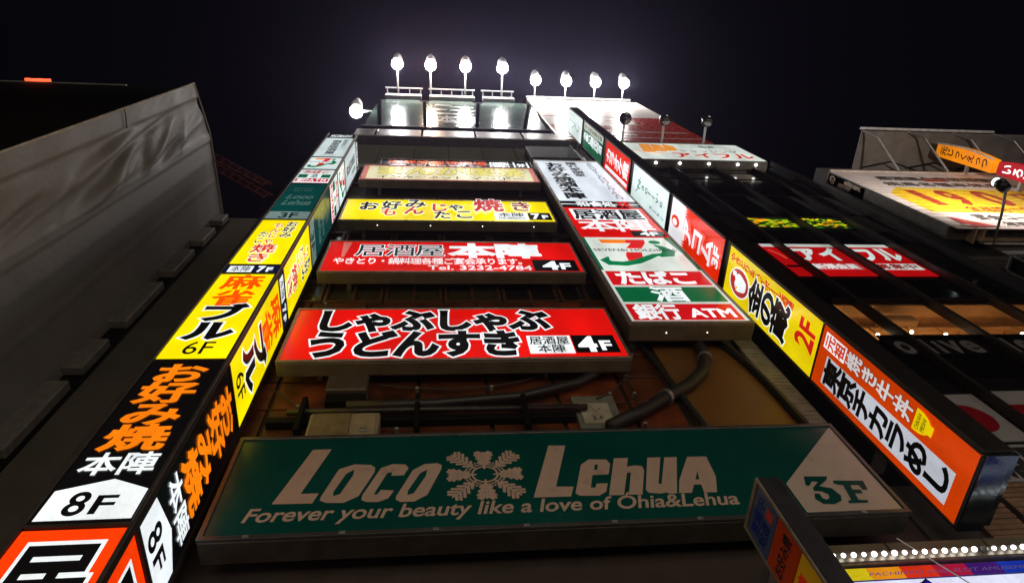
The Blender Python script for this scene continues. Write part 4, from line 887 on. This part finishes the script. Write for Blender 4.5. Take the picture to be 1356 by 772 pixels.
# small hollow box duct and lamp
t = thing('box_duct', 'small square hollow duct frame below the price billboard', 'duct', (13.8, 5.1, 15))
a0_, a1_, y0_, y1_, zz0, zz1 = 13.62, 14.25, 4.98, 5.42, 14.5, 15.05
v, f = join(boxv(a0_, a1_, y0_, y0_ + .05, zz0, zz0 + .05), boxv(a0_, a1_, y1_ - .05, y1_, zz0, zz0 + .05), boxv(a0_, a0_ + .05, y0_ + .05, y1_ - .05, zz0, zz0 + .05), boxv(a1_ - .05, a1_, y0_ + .05, y1_ - .05, zz0, zz0 + .05),
            boxv(a0_, a1_, y0_, y0_ + .05, zz1, zz1 + .05), boxv(a0_, a0_ + .05, y0_, y0_ + .05, zz0 + .051, zz1), boxv(a1_ - .05, a1_, y0_, y0_ + .05, zz0 + .051, zz1), boxv(a0_, a0_ + .05, y1_ - .05, y1_, zz0 + .051, zz1), boxv(a0_, a0_ + .05, y0_ + .05, y1_ - .05, zz1, zz1 + .05))
obj('frame', v, f, M_steel, t); box('lining', a0_ + .06, a1_ - .06, y0_ + .06, y1_ - .06, zz0 + .12, zz1, M_black, t, 0)
t = thing('floodlight', 'greenish white lamp on a long bare arm in front of the price billboard', 'floodlight', (14.96, 5.42, 17.0))
v, f = tube([(14.96, 5.45, 17.05), (14.96, 4.6, 17.12), (14.96, 3.95, 17.25)], .035, 8); obj('arm', v, f, M_steel, t, smooth=True)
v, f = tube([(14.96, 4.0, 17.25), (14.8, 3.86, 17.3)], .05, 8); obj('neck', v, f, M_black, t)
v, f = tube([(14.8, 3.9, 17.1), (14.8, 3.84, 17.32), (14.8, 3.82, 17.45)], [.14, .17, .08], 14); obj('housing', v, f, D('lamp_black', g(.02), .3), t, smooth=True)
v, f = sph((14.8, 3.82, 17.46), .12, 14, 8, sz=.7); obj('bulb', v, f, G('greenish_bulb', (.75, 1, .95, 1), 2.5), t, smooth=True)
L = bpy.data.lights.new('lamp_light', 'SPOT'); L.energy = 700; L.spot_size = math.radians(165); L.spot_blend = .7; L.color = (1, .9, .8); L.shadow_soft_size = .12
lo = bpy.data.objects.new('lamp_light', L); C.objects.link(lo); lo.parent = t
lo.location = Vector((15.6, 2.9, 18.6)) - Vector((14.96, 5.42, 17.0)); lo.rotation_euler = Vector((-.6, -1.6, -.9)).to_track_quat('Z', 'Y').to_euler()

t = thing('arched_sign', 'orange lit sign with arched edge and dark red characters at the far right', 'sign', (19, 4.4, 22.2))
AX = 18.9; n = 12
def arch(z0_, z1_, m, label, text, tc_, xo):
    pts = [(-4.66, z0_), (-4.66, z1_)] + [(-4.22 - .0 + .10 * math.sin(math.pi * i / n), z1_ - (z1_ - z0_) * i / n) for i in range(n + 1)]
    f_ = LEFTSIDE(xo); k = len(pts)
    V = [f_.p(a, b, 0) for a, b in pts] + [f_.p(a, b, -.3) for a, b in pts]
    o = obj('panel', V, [tuple(range(k)), tuple(range(k, 2 * k))[::-1]] + [(i, i + k, (i + 1) % k + k, (i + 1) % k) for i in range(k)], m, t); o['label'] = label
    q = Panel(LEFTSIDE(xo - .012), -4.62, z0_ + .08, -4.2, z1_ - .05, m, t, th=.005)
    q.chars(text, .12, .03, .8, .9, tc_, .05, vertical=True, tight=1.0)
arch(22.25, 25.0, E((240, 140, 10), .85), 'orange arched face', '元じっくえっつ', E((70, 10, 0), .5), AX)
arch(19.9, 22.05, E((165, 6, 26), .7), 'red face with white characters', 'いろはに', W_, AX + .05)
v, f = tube([(AX - .02, 4.22 - .10 * math.sin(math.pi * i / n) - .02, 25.0 - 2.75 * i / n) for i in range(n + 1)], .03, 6); obj('edge_trim', v, f, M_white_steel, t)
box('bracket', AX + .1, AX + .2, 4.66, 5.5, 23.4, 23.5, M_steel, t, 0); box('bracket', AX + .1, AX + .2, 4.66, 5.5, 21, 21.1, M_steel, t, 0)

# ================================================================ LEFT NEIGHBOUR wrapped in sheeting
lt = thing('sheeted_building', 'neighbouring building at left wrapped in grey protective sheeting', 'building', (-10, 7, 0))
CX = -5.5
box('wall', -24, CX - .12, 2.14, 14, 0, 17.85, D('unlit_black_facade', g(.006), .8, spec=.1), lt, .03)
M_tarp = D('grey_sheeting', (.205, .195, .185, 1), .62, var=.10, scale=1.5, bump=.25)
def ztop(y):
    if y < 3.28: return 17.93 + (18.58 - 17.93) * (y - 2.05) / 1.23
    return 18.58 + (18.79 - 18.58) * (y - 3.28) / 2.1
def fold(y, z):
    a = 0
    s_ = min(1, max(0, (y - 2.38) / .12)) * min(1, max(0, (3.4 - y) / .25))
    def ridge(y0, z0, y1, z1, wd, h):
        t_ = max(0, min(1, ((y - y0) * (y1 - y0) + (z - z0) * (z1 - z0)) / ((y1 - y0) ** 2 + (z1 - z0) ** 2)))
        dd = math.hypot(y - y0 - t_ * (y1 - y0), (z - z0 - t_ * (z1 - z0)) * .6)
        return h * math.exp(-(dd / wd) ** 2) * (.15 + math.sin(math.pi * min(1, t_ * 1.0))) if dd < wd * 3.2 else 0
    for (y0, z0, y1, z1, wd, h) in RID: a += ridge(y0, z0, y1, z1, wd, h)
    a *= s_
    a += .020 * math.sin(z * 1.1 + 3 * math.sin(y * 1.3 + z * .4)) * s_
    a += .012 * math.sin(z * 3.7 + y * 5) * s_ + .004 * math.sin(z * 9 + y * 14) * s_
    if y < 2.38: a += .03 + .006 * math.sin(z * 4.3) + .004 * math.sin(z * 11 + y * 20)
    if y >= 3.28: a += .022 if y < 3.5 else .0
    if y >= 3.28: a += .006 * math.sin(z * 1.7 + y * 2) + (.006 if abs(y - 4.45) < .05 else 0)
    return a
rr = random.Random(3); RID = []
for i in range(64):
    z0 = 3 + rr.random() * 15.8; y0 = 2.3 + rr.random() * .75
    RID.append((y0, z0, y0 + .25 + rr.random() * .8, z0 - .5 - rr.random() * 3.4, .035 + rr.random() * .10, rr.choice((-1, 1)) * (.02 + rr.random() * .055)))
NY, NZ = 84, 300
V = []; F = []
ys = sorted([2.05 + (5.42 - 2.05) * i / (NY - 1) for i in range(NY)])
for j in range(NZ):
    for y in ys:
        z = (.2 + (ztop(y) - .2) * j / (NZ - 1)); V.append((CX + fold(y, z), y, z))
for j in range(NZ - 1):
    for i in range(NY - 1): F.append((j * NY + i, j * NY + i + 1, (j + 1) * NY + i + 1, (j + 1) * NY + i))
obj('sheeting', V, F, M_tarp, lt, smooth=True)
# rope hem along the front and top edges of the sheet
v, f = tube([(CX + .04, 2.05, .2), (CX + .04, 2.05, 17.95), (CX + .03, 3.28, 18.6), (CX + .02, 5.42, 18.8)], .018, 6); obj('sheet_hem', v, f, D('hem_rope', (.5, .45, .38, 1), .7), lt)
for zz in (4.4, 9.3, 14.2):
    v, f = tube([(CX + .05, 2.06 + .33 * i / 5, zz + .02 * math.sin(i)) for i in range(6)], .012, 6); obj('seam', v, f, D('seam_dark', (.1, .09, .08, 1), .7), lt)
# set-back facade beside it, with pale blocks in the slot
t = thing('set_back_facade', 'plain dark strip of wall between the sheeted building and the tower sign', 'wall', (-4.4, 5.5, 0))
box('wall', -5.62, -3.32, 5.44, 14, 0, 18.6, D('brown_black_render', (.075, .066, .056, 1), .75, scale=1.5), t, .02)
box('slot_shade', -5.62, -5.17, 5.40, 5.438, 0, 18.3, M_black, t, 0)  # flat black strip, the dark of a recess put into its colour
M_pb = D('pale_block', (.15, .14, .13, 1), .6, scale=8)
for (a, b) in ((4.6, 5.6), (6.0, 7.2), (7.7, 9.2), (9.55, 10.4), (11.0, 12.6), (13.1, 14.3), (14.8, 15.7), (16.2, 16.7)):
    v, f = boxv(-5.56, -5.20, 5.24, 5.399, a * 1.06 + .6, b * 1.06 + .6, .02); obj('block', v, f, M_pb, t)
# red beacon on its roof and a distant crane jib
t = thing('neon_sign', 'thin red glowing sign with white edge line on the roof of the sheeted building', 'sign', (-8.8, 2.2, 17.9))
box('base', -10.2, -6.9, 2.12, 2.2, 17.86, 17.90, D('neon_base', g(.25), .4), t, .005)
v, f = tube([(-9.03 + .075 * i, 2.1, 17.93 + .03 * math.sin(i * 1.9)) for i in range(8)], .035, 8); obj('neon_tube', v, f, G('red_neon', (1, .05, .01, 1), 3), t, smooth=True)
t = thing('crane_jib', 'dim red lattice crane jib rising behind the sheeted building', 'crane', (-10, 12, 30))
A = Vector((-17.5, 12, 55.2)); B = Vector((-11.2, 12, 46.4)); ax_ = (B - A).normalized(); sd = ax_.cross(Vector((0, 1, 0))).normalized() * .42; dp_ = Vector((0, .8, 0))
M_cr = D('crane_red', (.16, .035, .022, 1), .5); V, F = [], []
parts = []
for s1 in (-1, 1):
    for s2 in (0, 1): parts.append(tube([A + sd * s1 + dp_ * s2, B + sd * s1 * .7 + dp_ * s2], .07, 5))
nn = 14
for i in range(nn):
    P0 = A.lerp(B, i / nn); P1 = A.lerp(B, (i + 1) / nn)
    for s2 in (0, 1): parts.append(tube([P0 + sd * (1 if i % 2 else -1) + dp_ * s2, P1 + sd * (-1 if i % 2 else 1) + dp_ * s2], .045, 4)); 
v, f = join(*parts); obj('lattice', v, f, M_cr, t)

# ================================================================ damp night air: catches the glare of the roof lamps
v, f = boxv(-30, 30, -19, 18, -1, 57)
hz = obj('haze', v, f, M_black); hz['kind'] = 'stuff'
hm = bpy.data.materials.new('night_haze'); hm.use_nodes = True; hn = hm.node_tree
for n_ in list(hn.nodes):
    if n_.type != 'OUTPUT_MATERIAL': hn.nodes.remove(n_)
pv_ = hn.nodes.new('ShaderNodeVolumePrincipled'); pv_.inputs['Density'].default_value = 0.0006; pv_.inputs['Color'].default_value = (.66, .58, 1.0, 1); pv_.inputs['Anisotropy'].default_value = .84
hn.links.new(pv_.outputs[0], [n_ for n_ in hn.nodes if n_.type == 'OUTPUT_MATERIAL'][0].inputs['Volume'])
hz.data.materials.clear(); hz.data.materials.append(hm)
